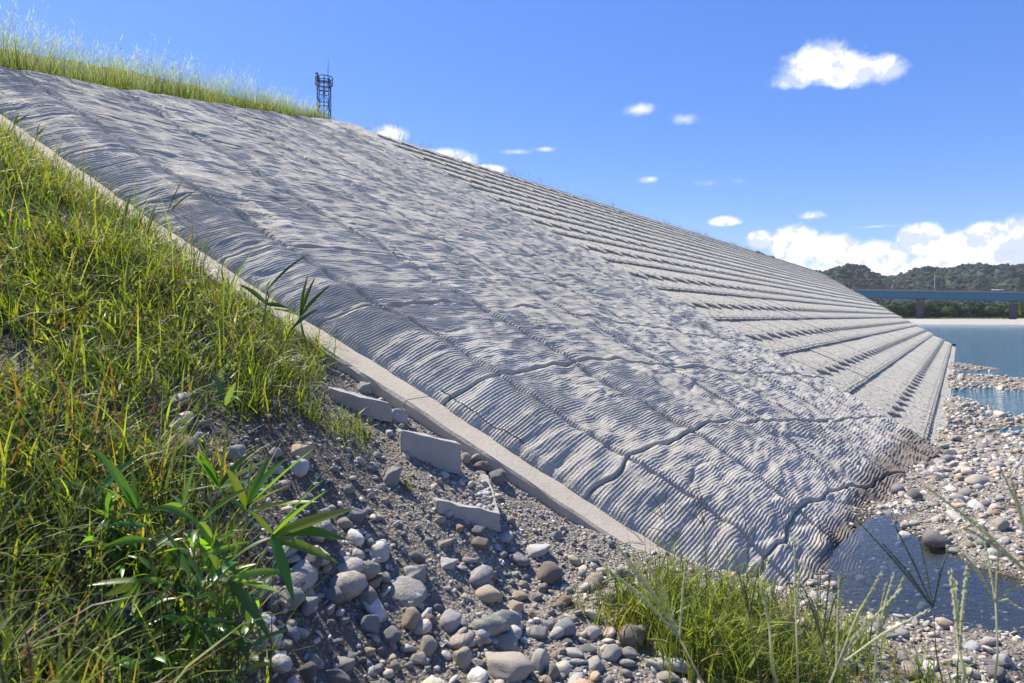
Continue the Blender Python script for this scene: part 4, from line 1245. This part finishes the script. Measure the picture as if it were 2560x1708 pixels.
WG = [6, 8, 4, 5, 2, .8, .6]
tuft('grass_tuft', 850, 1085, 90, .26, .10, .009, WG, 'bright green grass tuft below the half-buried slab, left of the standing slab', 101)
tuft('grass_tuft', 760, 1030, 80, .24, .09, .009, WG, 'green grass tuft under the curb joint, left of the broken slabs', 102)
tuft('grass_tuft', 905, 1090, 40, .20, .05, .008, WG, 'thin green grass sprigs just left of the standing concrete slab', 103)
tuft('grass_tuft', 1018, 1232, 16, .15, .025, .008, WG, 'small lone grass sprout in the gravel under the standing concrete slab', 104)
tuft('grass_tuft', 1500, 1545, 90, .17, .10, .006, [5, 7, 2, 5, 4, 3, 2], 'small dry yellowish grass tuft left of the big grass clump', 105)
for q, (a, b, n, h, sp, lb) in enumerate([
    (1760, 1655, 330, .40, .17, 'big green grass clump in the centre of the lower right foreground'),
    (1610, 1560, 170, .30, .13, 'green grass clump at the left of the big clump, below the curb end'),
    (1920, 1700, 260, .36, .17, 'green grass clump at the bottom edge right of the big clump'),
    (1870, 1560, 200, .36, .13, 'green grass clump against the lower end of the mattress by the pool'),
    (2060, 1690, 120, .24, .15, 'low grass clump on the gravel near the near shore of the pool'),
    (2090, 1610, 110, .30, .13, 'grass clump on the pebbles at the near shore, farthest right of the full clumps'),
    (2330, 1740, 60, .22, .12, 'sparse low grass at the bottom right edge'),
    (1690, 1500, 140, .28, .12, 'green grass clump at the foot of the mattress')]):
    tuft('grass_clump', a, b, int(n * 1.35), h * 1.22, sp, .0105, [7, 10, 3, 8, 4, 1.2, .8], lb, 110 + q, 'grass clump')


# ---------------- leaves shaped one by one
def leaf_mesh(p0, p1, wid, sag, colr, seed, up=None, fold=.25):
    r = random.Random(seed); p0 = Vector(p0); p1 = Vector(p1); d = p1 - p0; L = d.length; dn = d.normalized()
    side = dn.cross(Vector((-.35, -.6, 1)).normalized()).normalized()
    nrm = side.cross(dn); a = r.uniform(-.8, .8); side = (side * math.cos(a) + nrm * math.sin(a)).normalized(); nrm = side.cross(dn)
    N = 9; V = []; C_ = []
    for i in range(N + 1):
        s = i / N; c = p0 + d * s + Vector((0, 0, sag * L * math.sin(math.pi * s) * .5)) 
        w_ = wid * (math.sin(math.pi * min(1, (s * .93 + .035)) ** .72) ** .9) / 2 if s < 1 else 0
        for q in (-1, 0, 1):
            V.append(tuple(c + side * w_ * q + nrm * (abs(q) * w_ * fold))); b = (1.12 if q == 0 else 1) * (1 - .15 * s)
            C_.append([x * b for x in colr])
    F_ = []
    for i in range(N):
        for q in (0, 1): F_.append([i * 3 + q, i * 3 + q + 1, i * 3 + q + 4, i * 3 + q + 3])
    return V, F_, C_


def add_leaf(root, p0, p1, wid, sag, colr, seed, name='leaf', m='leaf', fold=.25):
    o = Vector(root.location); V, F_, C_ = leaf_mesh(p0, p1, wid, sag, colr, seed, fold=fold)
    return ob(name, mesh_np(name, np.array(V) - np.array(o), np.array(F_), M[m], col=np.array(C_)), root)


def add_tube(root, pts, r_, colr, name='stem', m='straw', n=5):
    mb = MB(); o = Vector(root.location); mb.tube([Vector(p) - o for p in pts], r_, n); me = mb.mesh(name, M[m], True)
    a = me.color_attributes.new('Col', 'FLOAT_COLOR', 'POINT'); a.data.foreach_set('color', np.tile([*colr, 1], len(me.vertices)).astype(np.float32))
    return ob(name, me, root)


def c6(x, y): return x * .3878, 1100 + y * .3878


rootg = hit(*c6(1180, 1330)) 
BAM = [
    ((1760, 600), 2.12, [(2120, 230), (2290, 440), (2120, 320), (2250, 650), (2190, 800), (1900, 1060), (1600, 450), (1430, 830), (1960, 420)], 'bamboo grass shoot reaching farthest right with the longest leaves over the stones'),
    ((1490, 890), 2.08, [(1380, 1170), (1430, 1190), (1640, 1290), (1750, 1300), (1820, 990), (1850, 850), (1650, 800)], 'bamboo grass shoot with leaves drooping over the pale slanted boulder'),
    ((1590, 430), 2.3, [(1450, 170), (1645, 50), (1750, 90), (2030, 50), (1870, 290), (1400, 340), (2060, 400), (1850, 120)], 'bamboo grass shoot with upright leaves before the round white boulder'),
    ((1420, 290), 2.42, [(1270, 50), (1470, -20), (1225, 80), (1320, 0), (1640, 70), (1740, 120), (1690, 260)], 'uppermost bamboo grass shoot with a tall central leaf'),
    ((880, 450), 2.15, [(590, 50), (680, 50), (850, 170), (920, 180), (990, 280), (640, 300), (1000, 480), (820, 340)], 'bamboo grass shoot farthest left, its two long leaves pointing up left'),
    ((1370, 730), 2.2, [(1300, 540), (1410, 560), (1230, 600), (1170, 580), (1480, 660), (1210, 800)], 'short bamboo grass shoot in the middle of the group'),
    ((1180, 420), 2.3, [(1260, 150), (1272, 300), (1190, 330), (1100, 350), (1030, 430), (1290, 430)], 'bamboo grass shoot with narrow upright leaves left of centre'),
    ((1290, 1160), 2.05, [(1390, 1400), (1650, 1440), (1600, 1280), (1240, 1560), (1190, 1560), (1100, 1480), (1480, 1340), (1520, 1180)], 'lowest bamboo grass shoot hanging towards the bottom edge'),
    ((900, 900), 2.0, [(780, 950), (560, 940), (660, 1010), (720, 1240), (960, 880), (1130, 930), (850, 1100), (530, 1410)], 'lower left bamboo grass shoot over the dark thatch'),
    ((1150, 700), 2.1, [(980, 640), (1030, 560), (1240, 720), (960, 760), (1240, 900), (1040, 840), (1320, 890)], 'dense bamboo grass shoot behind the middle stems'),
]
LG = [(.08, .17, .03), (.12, .23, .04), (.18, .29, .05), (.085, .18, .055)]
for bi, (node, k, tips, lab) in enumerate(BAM):
    rr = random.Random(900 + bi); nx, ny = c6(*node); N0 = Vector(at(nx, ny, k))
    base = Vector((rootg[0] + rr.uniform(-.12, .12), rootg[1] + rr.uniform(-.1, .15), 0)); base.z = float(gz(base.x, base.y)) - .01
    base = base.lerp(Vector((N0.x, N0.y + .1, float(gz(N0.x, N0.y + .1)))), .45 if bi in (4, 8) else .2)
    root = empty('bamboo_grass', base, label=lab, category='bamboo grass', group='dwarf bamboo shoots in the lower left foreground')
    mid = base.lerp(N0, .55) + Vector((0, 0, .05))
    add_tube(root, [base, mid, N0], [.0035, .003, .0018], (.20, .19, .09))
    for ti, tp in enumerate(tips):
        tx, ty = c6(*tp); kk = k + rr.uniform(-.13, .13); tip = Vector(at(tx, ty, kk)); st = N0 + (mid - N0) * rr.uniform(0, .12)
        Lw = (tip - st).length
        add_leaf(root, st, tip, min(.033, max(.016, Lw * rr.uniform(.13, .18))), rr.uniform(.02, .16), [x * rr.uniform(.8, 1.25) for x in rr.choice(LG)], bi * 50 + ti)
rr = random.Random(77)
W1 = ['low', 'slender', 'bright', 'leafy', 'drooping', 'upright']; W2 = ['between the taller ones', 'behind the rightmost one', 'at the edge of the tall grass', 'over the brown dead stems', 'near the dark boulder', 'in front of the grass']
for bi in range(34):
    nx, ny = c6(rr.uniform(560, 1780), rr.uniform(330, 1450)); 
    if nx > 660 and ny > 1500: nx -= 120
    k = rr.uniform(2.0, 2.45); N0 = Vector(at(nx, ny, k)); az0 = rr.uniform(0, 6.283)
    H_ = rr.uniform(.14, .30); base = Vector((N0.x - math.cos(az0) * .05, N0.y - math.sin(az0) * .03 + .03, 0)); base.z = float(gz(base.x, base.y)) - .01
    if N0.z < base.z + .06: N0.z = base.z + rr.uniform(.10, .22)
    root = empty('bamboo_grass', base, label=f'{W1[bi % 6]} small bamboo grass shoot {W2[bi // 6]}', category='bamboo grass', group='dwarf bamboo shoots in the lower left foreground')
    mid = base.lerp(N0, .5) + Vector((0, 0, .03)); add_tube(root, [base, mid, N0], [.0026, .0022, .0015], (.20, .19, .09))
    nl = rr.randint(5, 8)
    for ti in range(nl):
        f_ = .35 + .65 * ti / (nl - 1); st = (base * (1 - f_) ** 2 + (mid * 2 - (base + N0) / 2) * 2 * f_ * (1 - f_) + N0 * f_ * f_)
        a = az0 + (ti % 2) * 3.0 + rr.uniform(-.7, .7); L_ = rr.uniform(.08, .19)
        add_leaf(root, st, st + Vector((math.cos(a) * L_ * .85, math.sin(a) * L_ * .7, rr.uniform(-.2, .75) * L_)), L_ * rr.uniform(.10, .15), rr.uniform(.03, .3), [x * rr.uniform(.7, 1.3) for x in rr.choice(LG)], 3000 + bi * 20 + ti)
# broad-leaved sprout
kb = 3.15; root = empty('bamboo_grass', hit(568, 1120), label='single broad-leaved sprout standing in front of the soil bank, left of the boulders', category='bamboo grass')
def c5(x, y): return x * .3830, 600 + y * .3830
b0 = Vector(root.location); nd = Vector(at(*c5(1480, 1080), kb))
add_tube(root, [b0, nd], [.003, .002], (.15, .17, .06))
for ti, (a, b, w_) in enumerate([(1385, 850, .032), (1540, 925, .045), (1610, 980, .04), (1500, 1140, .03), (1345, 1060, .02)]):
    add_leaf(root, nd, Vector(at(*c5(a, b), kb + (-.1 if ti % 2 else .08))), w_, .06, (.07, .15, .03) if ti != 1 else (.12, .19, .07), 700 + ti)
# reed shoots by the curb
for si, (bs, nodes, lab) in enumerate([
    ((1735, 530), [((1745, 330), [(2035, 85), (1770, 260), (1730, 640)]), ((1740, 420), [(1560, 130 + 160), (1880, 445)])], 'tall reed shoot beside the curb with one long leaf arching right'),
    ((1790, 760), [((1960, 500), [(2012, 225), (2060, 240), (2165, 290), (2030, 820), (1755, 450)]), ((1900, 590), [(2090, 450)])], 'tallest reed shoot in front of the curb with a fan of upright dark leaves')]):
    kq = 4.25; g = hit(*c5(bs[0] - 60, bs[1] + 120)); root = empty('reed', g, label=lab, category='reed'); g = Vector(g)
    prev = g
    for ni, (nd_, tips) in enumerate(sorted(nodes, key=lambda q: -q[0][1])):
        N0 = Vector(at(*c5(*nd_), kq)); add_tube(root, [prev, (prev + N0) / 2 + Vector((.01, 0, 0)), N0], [.005, .004, .003], (.10, .15, .05)); prev = N0
        for ti, tp in enumerate(tips): add_leaf(root, N0, Vector(at(*c5(*tp), kq + random.uniform(-.2, .1))), .030, .08 if ti else .12, (.06, .11, .035), 800 + si * 20 + ni * 7 + ti, fold=.5)
def c1(x, y): return x * .383, y * .383
for si, (bx, by, tips, lab) in enumerate([((790), 1500, [(855, 1270), (845, 1290)], 'dark grass shoot standing before the upper curb'), (1090, 1400, [(1195, 1170), (1300, 1230), (1070, 1310)], 'long-leaved reed shoot rising over the middle of the curb'),
    (960, 1530, [(1040, 1290), (1020, 1330), (940, 1400)], 'leafy reed shoot leaning over the curb, left of the middle'), (240, 890, [(262, 800), (300, 830)], 'short green shoot over the upper end of the curb'), (90, 820, [(125, 740), (195, 745)], 'short yellow-green shoot at the top end of the curb by the left edge')]):
    X0, Y0 = c1(bx, by); g = hit(X0 - 20, Y0 + 55); root = empty('reed', g, label=lab, category='reed'); N0 = Vector(at(X0, Y0, g[1] + .02)); add_tube(root, [Vector(g), N0], [.004, .003], (.10, .15, .05))
    for ti, tp in enumerate(tips): add_leaf(root, N0, Vector(at(*c1(*tp), g[1] + .04 + .05 * ti)), .026, .08, (.085, .13, .03), 860 + si * 9 + ti, fold=.45)

# finger-grass seed stalks, lower right
def c4p(x, y): return 1400 + x * .4936, 1200 + y * .4936


def stalk(base, node, tips, k, rad, label, colr=(.60, .60, .43), kb_=None):
    rad = rad * 1.35
    B = Vector(at(*c4p(*base), kb_ or k)); N0 = Vector(at(*c4p(*node), k))
    root = empty('seed_stalk', B, label=label, category='grass stalk', group='seed-headed grass stalks in the lower right foreground')
    add_tube(root, [B, B.lerp(N0, .5) + Vector((random.uniform(-.01, .01), 0, 0)), N0], [rad * .7, rad * .6, rad * .5], [c * .8 for c in colr])
    for tp in tips:
        Tp = Vector(at(*c4p(*tp), k + random.uniform(-.05, .05))); m_ = N0.lerp(Tp, .5) + Vector((0, 0, .01 * (1 + random.random())))
        # a spike: rachis studded with alternating spikelets
        mb = MB(); o = Vector(root.location); pts = [N0, m_, Tp]; L = (Tp - N0).length; ns = max(8, int(L / .0045))
        mb.tube([p - o for p in pts], [rad * .55, rad * .5, rad * .3], 4)
        for i in range(2, ns):
            s = i / ns; c = (N0 * (1 - s) ** 2 + m_ * 2 * s * (1 - s) + Tp * s * s) - o; d = (Tp - N0).normalized(); sd = d.orthogonal().normalized(); sd = Matrix.Rotation(i * 2.4, 3, d) @ sd
            mb.tube([c, c + d * .006 + sd * rad * .6, c + d * .012 + sd * rad * .4], [rad * .2, rad * .42, rad * .1], 3)
        me = mb.mesh('spike', M['straw'], False)
        a = me.color_attributes.new('Col', 'FLOAT_COLOR', 'POINT'); a.data.foreach_set('color', np.tile([*colr, 1], len(me.vertices)).astype(np.float32))
        ob('spike', me, root)


random.seed(5)
stalk((760, 1120), (605, 800), [(290, 335), (222, 440), (340, 420), (455, 440), (640, 395)], 1.5, .0030, 'pale seed stalk fanning out up left, leftmost of the near stalks')
stalk((1125, 1120), (1062, 760), [(1018, 540)], 1.35, .0034, 'single thick pale seed stalk left of the middle of the grass clumps')
stalk((1205, 1120), (1195, 700), [(1188, 300), (1215, 470)], 1.6, .0030, 'upright seed stalk in front of the mattress corner')
stalk((1290, 1120), (1400, 950), [(1720, 560), (1860, 665), (1415, 500), (1625, 480), (1580, 700)], 1.45, .0028, 'wide-branching seed stalk in front of the pool')
stalk((2025, 1120), (2022, 860), [(1978, 470), (2000, 520), (2062, 455)], 1.25, .0040, 'thick pale tightly bunched seed stalk in front of the pool')
stalk((2190, 1120), (2206, 620), [(2020, 360), (2140, 270), (2222, 330), (2335, 540), (2330, 660)], 1.5, .0026, 'tall slender seed stalk with a V-shaped head near the right edge')
stalk((2480, 900), (2400, 500), [(1860, 40), (2290, 10), (2060, 250)], 1.3, .0030, 'seed stalk leaning in from the right edge over the gravel bank')
stalk((2500, 700), (2380, 300), [(2230, -60), (2300, 60), (2345, -60)], 1.6, .0024, 'seed stalk at the upper right edge over the gravel bank')
stalk((1960, 1120), (1890, 650), [(1640, 330), (1505, 205), (1700, 240), (1820, 300), (1965, 350)], 1.75, .0022, 'slender dull green stalk with widely spread spikes over the pool', (.20, .22, .13))
stalk((1370, 1120), (1330, 830), [(1240, 560), (1430, 500), (1370, 480), (1270, 600)], 1.7, .0024, 'dull green seed stalk standing before the pool corner', (.22, .25, .13))
stalk((1060, 1120), (960, 700), [(900, 460), (930, 520), (1010, 430)], 1.9, .0024, 'brownish thin stalk before the big clump', (.22, .19, .11))
stalk((1560, 1120), (1600, 830), [(1690, 480), (1650, 530), (1740, 500)], 1.6, .0028, 'pale stalk with three spikes bunched upward over the near pool shore')
for q, (bx, nx, ny, tips) in enumerate([(740, 730, 230, [(655, 40), (700, 20), (745, 80), (600, 130), (690, 60)]), (560, 530, 200, [(470, 80), (540, 60), (500, 160), (420, 150)]), (830, 790, 250, [(850, 70), (870, 160), (780, 90), (900, 180)]),
        (940, 950, 290, [(985, 210), (930, 170), (1000, 250)]), (1150, 1150, 330, [(1110, 130), (1160, 120), (1190, 180)]), (1320, 1325, 320, [(1300, 150), (1340, 170), (1440, 250)]), (640, 600, 300, [(440, 240), (520, 330), (560, 240)]), (480, 430, 330, [(340, 250), (300, 330), (430, 240)])]):
    nms = ['with the tallest thin branches against the mattress joint', 'left of the tallest one, arching left', 'right of the tallest one', 'before the mattress corner crack', 'over the mattress corner by the pool', 'leaning over the pool corner', 'low and spreading left over the curb end', 'leftmost, fanning over the end of the curb']
    stalk((bx, 640), (nx, ny), tips, 3.3, .0016, 'fine green stalk of the far clump, ' + nms[q], (.17, .22, .10), kb_=3.5)

# ------------------------------------------------------------------ background
# far gravel bar
bx_ = np.linspace(30, 700, 150); fy = np.linspace(0, 1, 40); BX, FY = np.meshgrid(bx_, fy)
near_y = np.interp(BX, [30, 91, 125, 200, 460], [150, 121.5, 212, 330, 330]) if False else np.interp(BX, [30, 60, 91, 125, 140, 460], [330, 250, 128, 120, 118, 110])
near_y = np.where(BX < 130, 212 + (130 - BX) * 2.2, np.interp(BX, [130, 150, 200, 460], [205, 160, 120, 100]))
near_y = np.interp(BX, [30, 60, 88, 91, 100, 125, 160, 460], [420, 330, 240, 225, 214, 200, 190, 150])
BY = near_y + FY * (470 - near_y); BZ = WL_RIV - .1 + 1.25 * sstep(0, .16, FY) + .25 * fbm(BX * .05, BY * .05, 7, 3) * sstep(0, .2, FY) + .3 * FY
ob('gravel_bar', mesh_np('gravel_bar', np.stack([BX, BY, BZ], -1).reshape(-1, 3), grid_faces(150, 40), M['bar']), kind='structure')
# low green growth on the bar
r = np.random.default_rng(77)


def crown_cloud(name, centers, radii, leaf, per, mat_, seed, parent=None, **kw):
    r = np.random.default_rng(seed); n = len(centers)
    c = np.repeat(centers, per, 0); rad = np.repeat(radii, per, 0)
    d = r.normal(size=(len(c), 3)); d /= np.linalg.norm(d, axis=1)[:, None]; d[:, 2] = np.abs(d[:, 2]) * 1.0 - .15
    p = c + d * rad * r.uniform(.72, 1.06, (len(c), 1))
    a = r.normal(size=(len(c), 3)); b = r.normal(size=(len(c), 3)); a /= np.linalg.norm(a, axis=1)[:, None]; b -= (a * b).sum(1)[:, None] * a; b /= np.linalg.norm(b, axis=1)[:, None]
    s = leaf * r.uniform(.6, 1.3, (len(c), 1))
    V = np.stack([p - a * s - b * s * .6, p + a * s - b * s * .6, p + a * s * .7 + b * s, p - a * s * .7 + b * s], 1).reshape(-1, 3)
    F_ = np.arange(len(V)).reshape(-1, 4)
    return ob(name, mesh_np(name, V, F_, mat_, smooth=False), parent, **kw)


n = 700
cx_ = r.uniform(130, 420, n); cy_ = r.uniform(395, 452, n) 
ctr = np.stack([cx_, cy_, 2.0 + r.uniform(1.5, 5.0, n)], -1); rad = np.stack([r.uniform(3, 6, n)] * 2 + [r.uniform(2.5, 5.2, n)], -1)
crown_cloud('riverside_wood', ctr, rad, .55, 110, M['wood'], 5, kind='stuff', label='dark band of riverside trees seen beneath the bridge', category='wood')
V, F_ = ico(2); Vs = []; Fs = []
for q in range(0, n, 2):
    Vs.append(V * rad[q] * .86 + ctr[q]); Fs.append(F_ + len(V) * (len(Fs)))
for q in range(400):
    c_ = np.array([r.uniform(130, 430), r.uniform(398, 460), 1.5]); Vs.append(V * np.array([5, 5, 3.6]) + c_); Fs.append(F_ + len(V) * (len(Fs)))
ob('wood_interior', mesh_np('wood_interior', np.concatenate(Vs), np.concatenate(Fs), M['wood']), kind='stuff', label='shaded mass inside the band of riverside trees', category='wood')
M['shrub'] = mat('yellow_green_shrub', forest_mat((.05, .075, .02), (.10, .14, .035), (.20, .22, .07), .8))
n = 260; ctr = np.stack([r.uniform(140, 400, n), r.uniform(335, 392, n), np.full(n, 1.3)], -1); rad = np.stack([r.uniform(1.5, 5, n), r.uniform(1.5, 4, n), r.uniform(.4, 1.0, n)], -1)
crown_cloud('bar_shrubs', ctr, rad, .35, 60, M['shrub'], 6, kind='stuff', label='low yellow-green growth along the back of the far gravel bar', category='shrubs')
root = empty('tree', (242, 318, 1.2), label='bright green bushy tree right of the second bridge pier at the right edge', category='tree')
n = 26; ctr = np.stack([r.uniform(-5, 9, n), r.uniform(-5, 5, n), r.uniform(1, 6.5, n)], -1); rad = np.stack([r.uniform(1.5, 3, n)] * 3, -1)
crown_cloud('crown', ctr, rad, .4, 160, M['shrub'], 7, parent=root)
mb = MB(); mb.tube([(0, 0, -.3), (.3, .2, 2), (.1, 0, 4.5)], [.35, .28, .12], 7); ob('trunk', mb.mesh('trunk', M['pier'], True), root)


# hills
def ridge_y(px): return np.interp(px, [1700, 1880, 1931, 1953, 2029, 2069, 2125, 2181, 2237, 2257, 2293, 2338, 2420, 2496, 2560, 2800, 3200, 3900], [600, 622, 640, 655, 673, 676, 672, 672, 680, 679, 670, 668, 663, 663, 660, 655, 668, 640])


na, nd = 620, 60
pxs = np.linspace(1750, 3900, na); az_ = (pxs - 1280) / 1707
D = np.linspace(0, 1, nd); PXX, DD = np.meshgrid(pxs, D); KK = 900 + DD * 500 + 60 * fbm(PXX * .01, DD * 0, 5, 3)
HZ = (792 - ridge_y(PXX)) / 1707 * (1400) - 11 
prof = np.sin(np.clip(DD, 0, 1) * math.pi / 2) ** .85
spur = fbm(PXX * .018 + DD * 2, DD * 3.2, 31, 4)
Zh = 2 + HZ * prof + spur * 22 * np.sin(np.pi * DD) + fbm(PXX * .35, KK * .1, 33, 3) * 3.0 * (.35 + .65 * (1 - DD)) + fbm(PXX * 1.0, KK * .25, 35, 2) * 2.6
XH = (PXX - 1280) / 1707 * KK
ob('hills', mesh_np('hills', np.stack([XH, KK, Zh], -1).reshape(-1, 3), grid_faces(na, nd), M['hill']), kind='structure')

r = np.random.default_rng(91); n = 15000; ii = r.integers(40, na, n); jj = (r.random(n) ** 1.2 * (nd - 1)).astype(int)
Vc, Fc = ico(1); cc = np.stack([XH[jj, ii], KK[jj, ii], Zh[jj, ii]], -1) + r.normal(0, 1.2, (n, 3)); rr_ = np.stack([r.uniform(2.5, 6, n), r.uniform(2.5, 6, n), r.uniform(2, 4.5, n)], -1)
sc_ = 1 + .22 * r.normal(size=(n, len(Vc), 1))
Vv = (Vc[None] * sc_ * rr_[:, None] + cc[:, None]).reshape(-1, 3); Ff = (Fc[None] + (np.arange(n) * len(Vc))[:, None, None]).reshape(-1, 3)
hc = np.array([(.022, .036, .030), (.033, .052, .036), (.048, .066, .038), (.075, .08, .04)])[r.choice(4, n, p=[.4, .35, .2, .05])] * r.uniform(.75, 1.25, (n, 1))
M['crown'] = mat('hill_tree_crowns', lambda t: bsdf(t, t.new('ShaderNodeVertexColor', layer_name='Col').outputs[0], .95, t.noise(geo_pos(t), .5, 4, .7), 2.5, 1.0, spec=.1))
ob('hill_forest', mesh_np('hill_forest', Vv, Ff, M['crown'], col=np.repeat(hc, len(Vc), 0)), kind='stuff', label='dense dark green forest covering the distant hills', category='forest')

# bridge
P1 = np.array([191.4, 320.0]); P2b = np.array([220.2, 300.0]); dv = P2b - P1; Ls = np.linalg.norm(dv); dv = dv / Ls; pv_ = np.array([-dv[1], dv[0]])
ang = math.atan2(dv[1], dv[0]); slope = -.040


def bz(s): return CAMZ + 11.95 + slope * s      # top of the girder


br = empty('bridge', (P1[0], P1[1], 1.0), label='long blue steel girder road bridge on dark piers crossing the river in the distance', category='bridge')
bo = Vector(br.location)


def along(s, off=0, z=0): return Vector((P1[0] + dv[0] * s + pv_[0] * off, P1[1] + dv[1] * s + pv_[1] * off, z)) - bo


Rb = Matrix.Rotation(ang, 3, 'Z') @ Matrix.Rotation(-math.atan(slope), 3, 'Y')
for off in (-4, 4):
    mb = MB(); mb.box(along(5, off, bz(5) - 1.9), (250, .7, 3.3), R=Rb)
    for q in range(-30, 36): mb.box(along(q * 3.5, off - .42 * (1 if off < 0 else -1) * 1.0, bz(q * 3.5) - 1.9), (.12, .25, 3.2), R=Rb)
    mb.box(along(5, off, bz(5) - 3.62), (250, 1.3, .14), R=Rb); ob('girder', mb.mesh('girder', M['bridge']), br)
mb = MB(); mb.box(along(5, 0, bz(5) + .05), (250, 11, .5), R=Rb); ob('deck', mb.mesh('deck', M['deck']), br)
for off in (-5.4, 5.4):
    mb = MB()
    for h in (.6, .95, 1.3): mb.box(along(5, off, bz(5) + h), (250, .08, .1), R=Rb)
    for q in range(-60, 65): mb.box(along(q * 2.0, off, bz(q * 2.0) + .8), (.1, .1, 1.1))
    ob('railing', mb.mesh('railing', M['rail']), br)
for s_ in (-105, -70, -35, 0, Ls, 2 * Ls, 3 * Ls):
    mb = MB(); h = bz(s_) - 4.7 + 1
    for off in (-3.2, 3.2):
        mb.box(along(s_, off, -1 + h / 2), (2.6, 2.6, h), R=Rb)
    mb.box(along(s_, 0, -1 + h - 1.5), (3.0, 9.4, 1.5), rz=ang); mb.box(along(s_, 0, (h - 2) / 2 - 1), (1.6, 5, h - 3), rz=ang); mb.box(along(s_, 0, bz(s_) - 3.95), (3.6, 9.6, .5), rz=ang)
    ob('pier', mb.mesh('pier', M['pier']), br)
lp = empty('street_lamp', along(6, -5, bz(6)) + bo, label='tall thin lamp post standing on the bridge deck', category='street lamp')
mb = MB(); mb.tube([(0, 0, 0), (0, 0, 6.9)], [.16, .09], 8); ob('pole', mb.mesh('pole', M['lamp']), lp); mb = MB(); mb.box((.5, 0, 7.0), (1.4, .35, .25)); ob('lamp_head', mb.mesh('lamp_head', M['lamp']), lp)


def car(s, m, lab):
    o = empty('car', along(s, -3, bz(s) + .3) + bo, label=lab, category='car', group='cars crossing the bridge'); o.rotation_euler = (0, 0, ang)
    mb = MB(); mb.box((0, 0, .75), (4.3, 1.7, .65)); ob('body', mb.mesh('body', M[m], bevel=.15), o)
    mb = MB(); v = [(-1.5, -.75, 1.05), (1.1, -.75, 1.05), (1.1, .75, 1.05), (-1.5, .75, 1.05), (-1.0, -.65, 1.62), (.5, -.65, 1.62), (.5, .65, 1.62), (-1.0, .65, 1.62)]; mb.v = v
    mb.f = [[0, 1, 5, 4], [1, 2, 6, 5], [2, 3, 7, 6], [3, 0, 4, 7], [4, 5, 6, 7]]; ob('cabin', mb.mesh('cabin', M['glass']), o)
    for x in (-1.35, 1.35):
        for y in (-.8, .8):
            mb = MB(); mb.tube([(x, y - .1, .33), (x, y + .1, .33)], .33, 12); ob('wheel', mb.mesh('wheel', M['tyre']), o)


car(9.5, 'carD', 'dark car on the bridge just right of the lamp post')
car(29.5, 'carW', 'white car on the bridge near the right edge, left of the second pier')

# lattice tower behind the crest
KT = 48.0; tx = (810 - 1280) / 1707 * KT
tw = empty('lattice_tower', (tx, KT, 8.3), label='dark steel lattice tower with ringed top and antenna behind the crest', category='tower'); oz = 8.3


def zt(py): return CAMZ + (792 - py) / 1707 * KT - oz


R0 = 16.5 / 1707 * KT; RR = 21.5 / 1707 * KT; top = zt(198)
for q in range(8):
    a = math.pi * (q + .35) / 4; mb = MB(); mb.tube([(R0 * math.cos(a), R0 * math.sin(a), -.5), (R0 * math.cos(a), R0 * math.sin(a), top)], .032, 6); ob('leg', mb.mesh('leg', M['steel']), tw)
for pyy in (202, 222, 233, 260, 290, 320):
    mb = MB(); pts = [(R0 * math.cos(a), R0 * math.sin(a), zt(pyy)) for a in np.linspace(0, 2 * math.pi, 17)]; mb.tube(pts, .028, 5); ob('ring', mb.mesh('ring', M['steel']), tw)
for pyy in (195, 211):
    mb = MB(); pts = [(RR * math.cos(a), RR * math.sin(a), zt(pyy)) for a in np.linspace(0, 2 * math.pi, 21)]; mb.tube(pts, .03, 5); ob('platform_rail', mb.mesh('platform_rail', M['steel']), tw)
mb = MB()
for q in range(10):
    a = q * math.pi / 5; mb.tube([(RR * math.cos(a), RR * math.sin(a), zt(212)), (RR * math.cos(a), RR * math.sin(a), zt(194))], .018, 4); mb.tube([(RR * math.cos(a), RR * math.sin(a), zt(211)), (R0 * math.cos(a), R0 * math.sin(a), zt(217))], .018, 4)
ob('rail_posts', mb.mesh('rail_posts', M['steel']), tw)
for lv, (ya, yb) in enumerate(((202, 233), (233, 260), (260, 290), (290, 325))):
    for q in range(8):
        a = math.pi * (q + .35) / 4; b = math.pi * (q + 1.35) / 4
        if (q + lv) % 2: a, b = b, a
        mb = MB(); mb.tube([(R0 * math.cos(a), R0 * math.sin(a), zt(yb)), (R0 * math.cos(b), R0 * math.sin(b), zt(ya))], .018, 4); ob('brace', mb.mesh('brace', M['steel']), tw)
mb = MB(); ax_ = (820 - 810) / 1707 * KT; mb.tube([(ax_, 0, zt(200)), (ax_, 0, zt(170)), (ax_ + .02, 0, zt(146))], [.028, .016, .008], 6); ob('antenna', mb.mesh('antenna', M['steel']), tw)
mb = MB(); hx_ = (794 - 810) / 1707 * KT
mb.tube([(hx_, 0, zt(204)), (hx_, 0, zt(190)), (hx_ - .02, 0, zt(182))], [.10, .07, .05], 8); mb.tube([(hx_ - .14, 0, zt(183)), (hx_, 0, zt(183))], [.07, .03], 8); ob('siren_horn', mb.mesh('siren_horn', M['steel']), tw)
print('panels', npan, 'cobbles', cnt, 'blocks', len(cells), 'tris', sum(len(m.loops) - 2 * len(m.polygons) for m in bpy.data.meshes))


# air between here and the hills
mb = MB(); mb.box((550, 1050, 64), (4300, 2420, 134)); hm = bpy.data.materials.new('air'); hm.use_nodes = True; t = NT(hm.node_tree); t.n.clear()
vol = t.new('ShaderNodeVolumePrincipled', {'Color': (.85, .92, 1.0, 1), 'Density': .00008, 'Anisotropy': .2}); t.l.new(vol.outputs[0], t.new('ShaderNodeOutputMaterial').inputs['Volume'])
ob('haze', mb.mesh('haze', hm), kind='stuff')
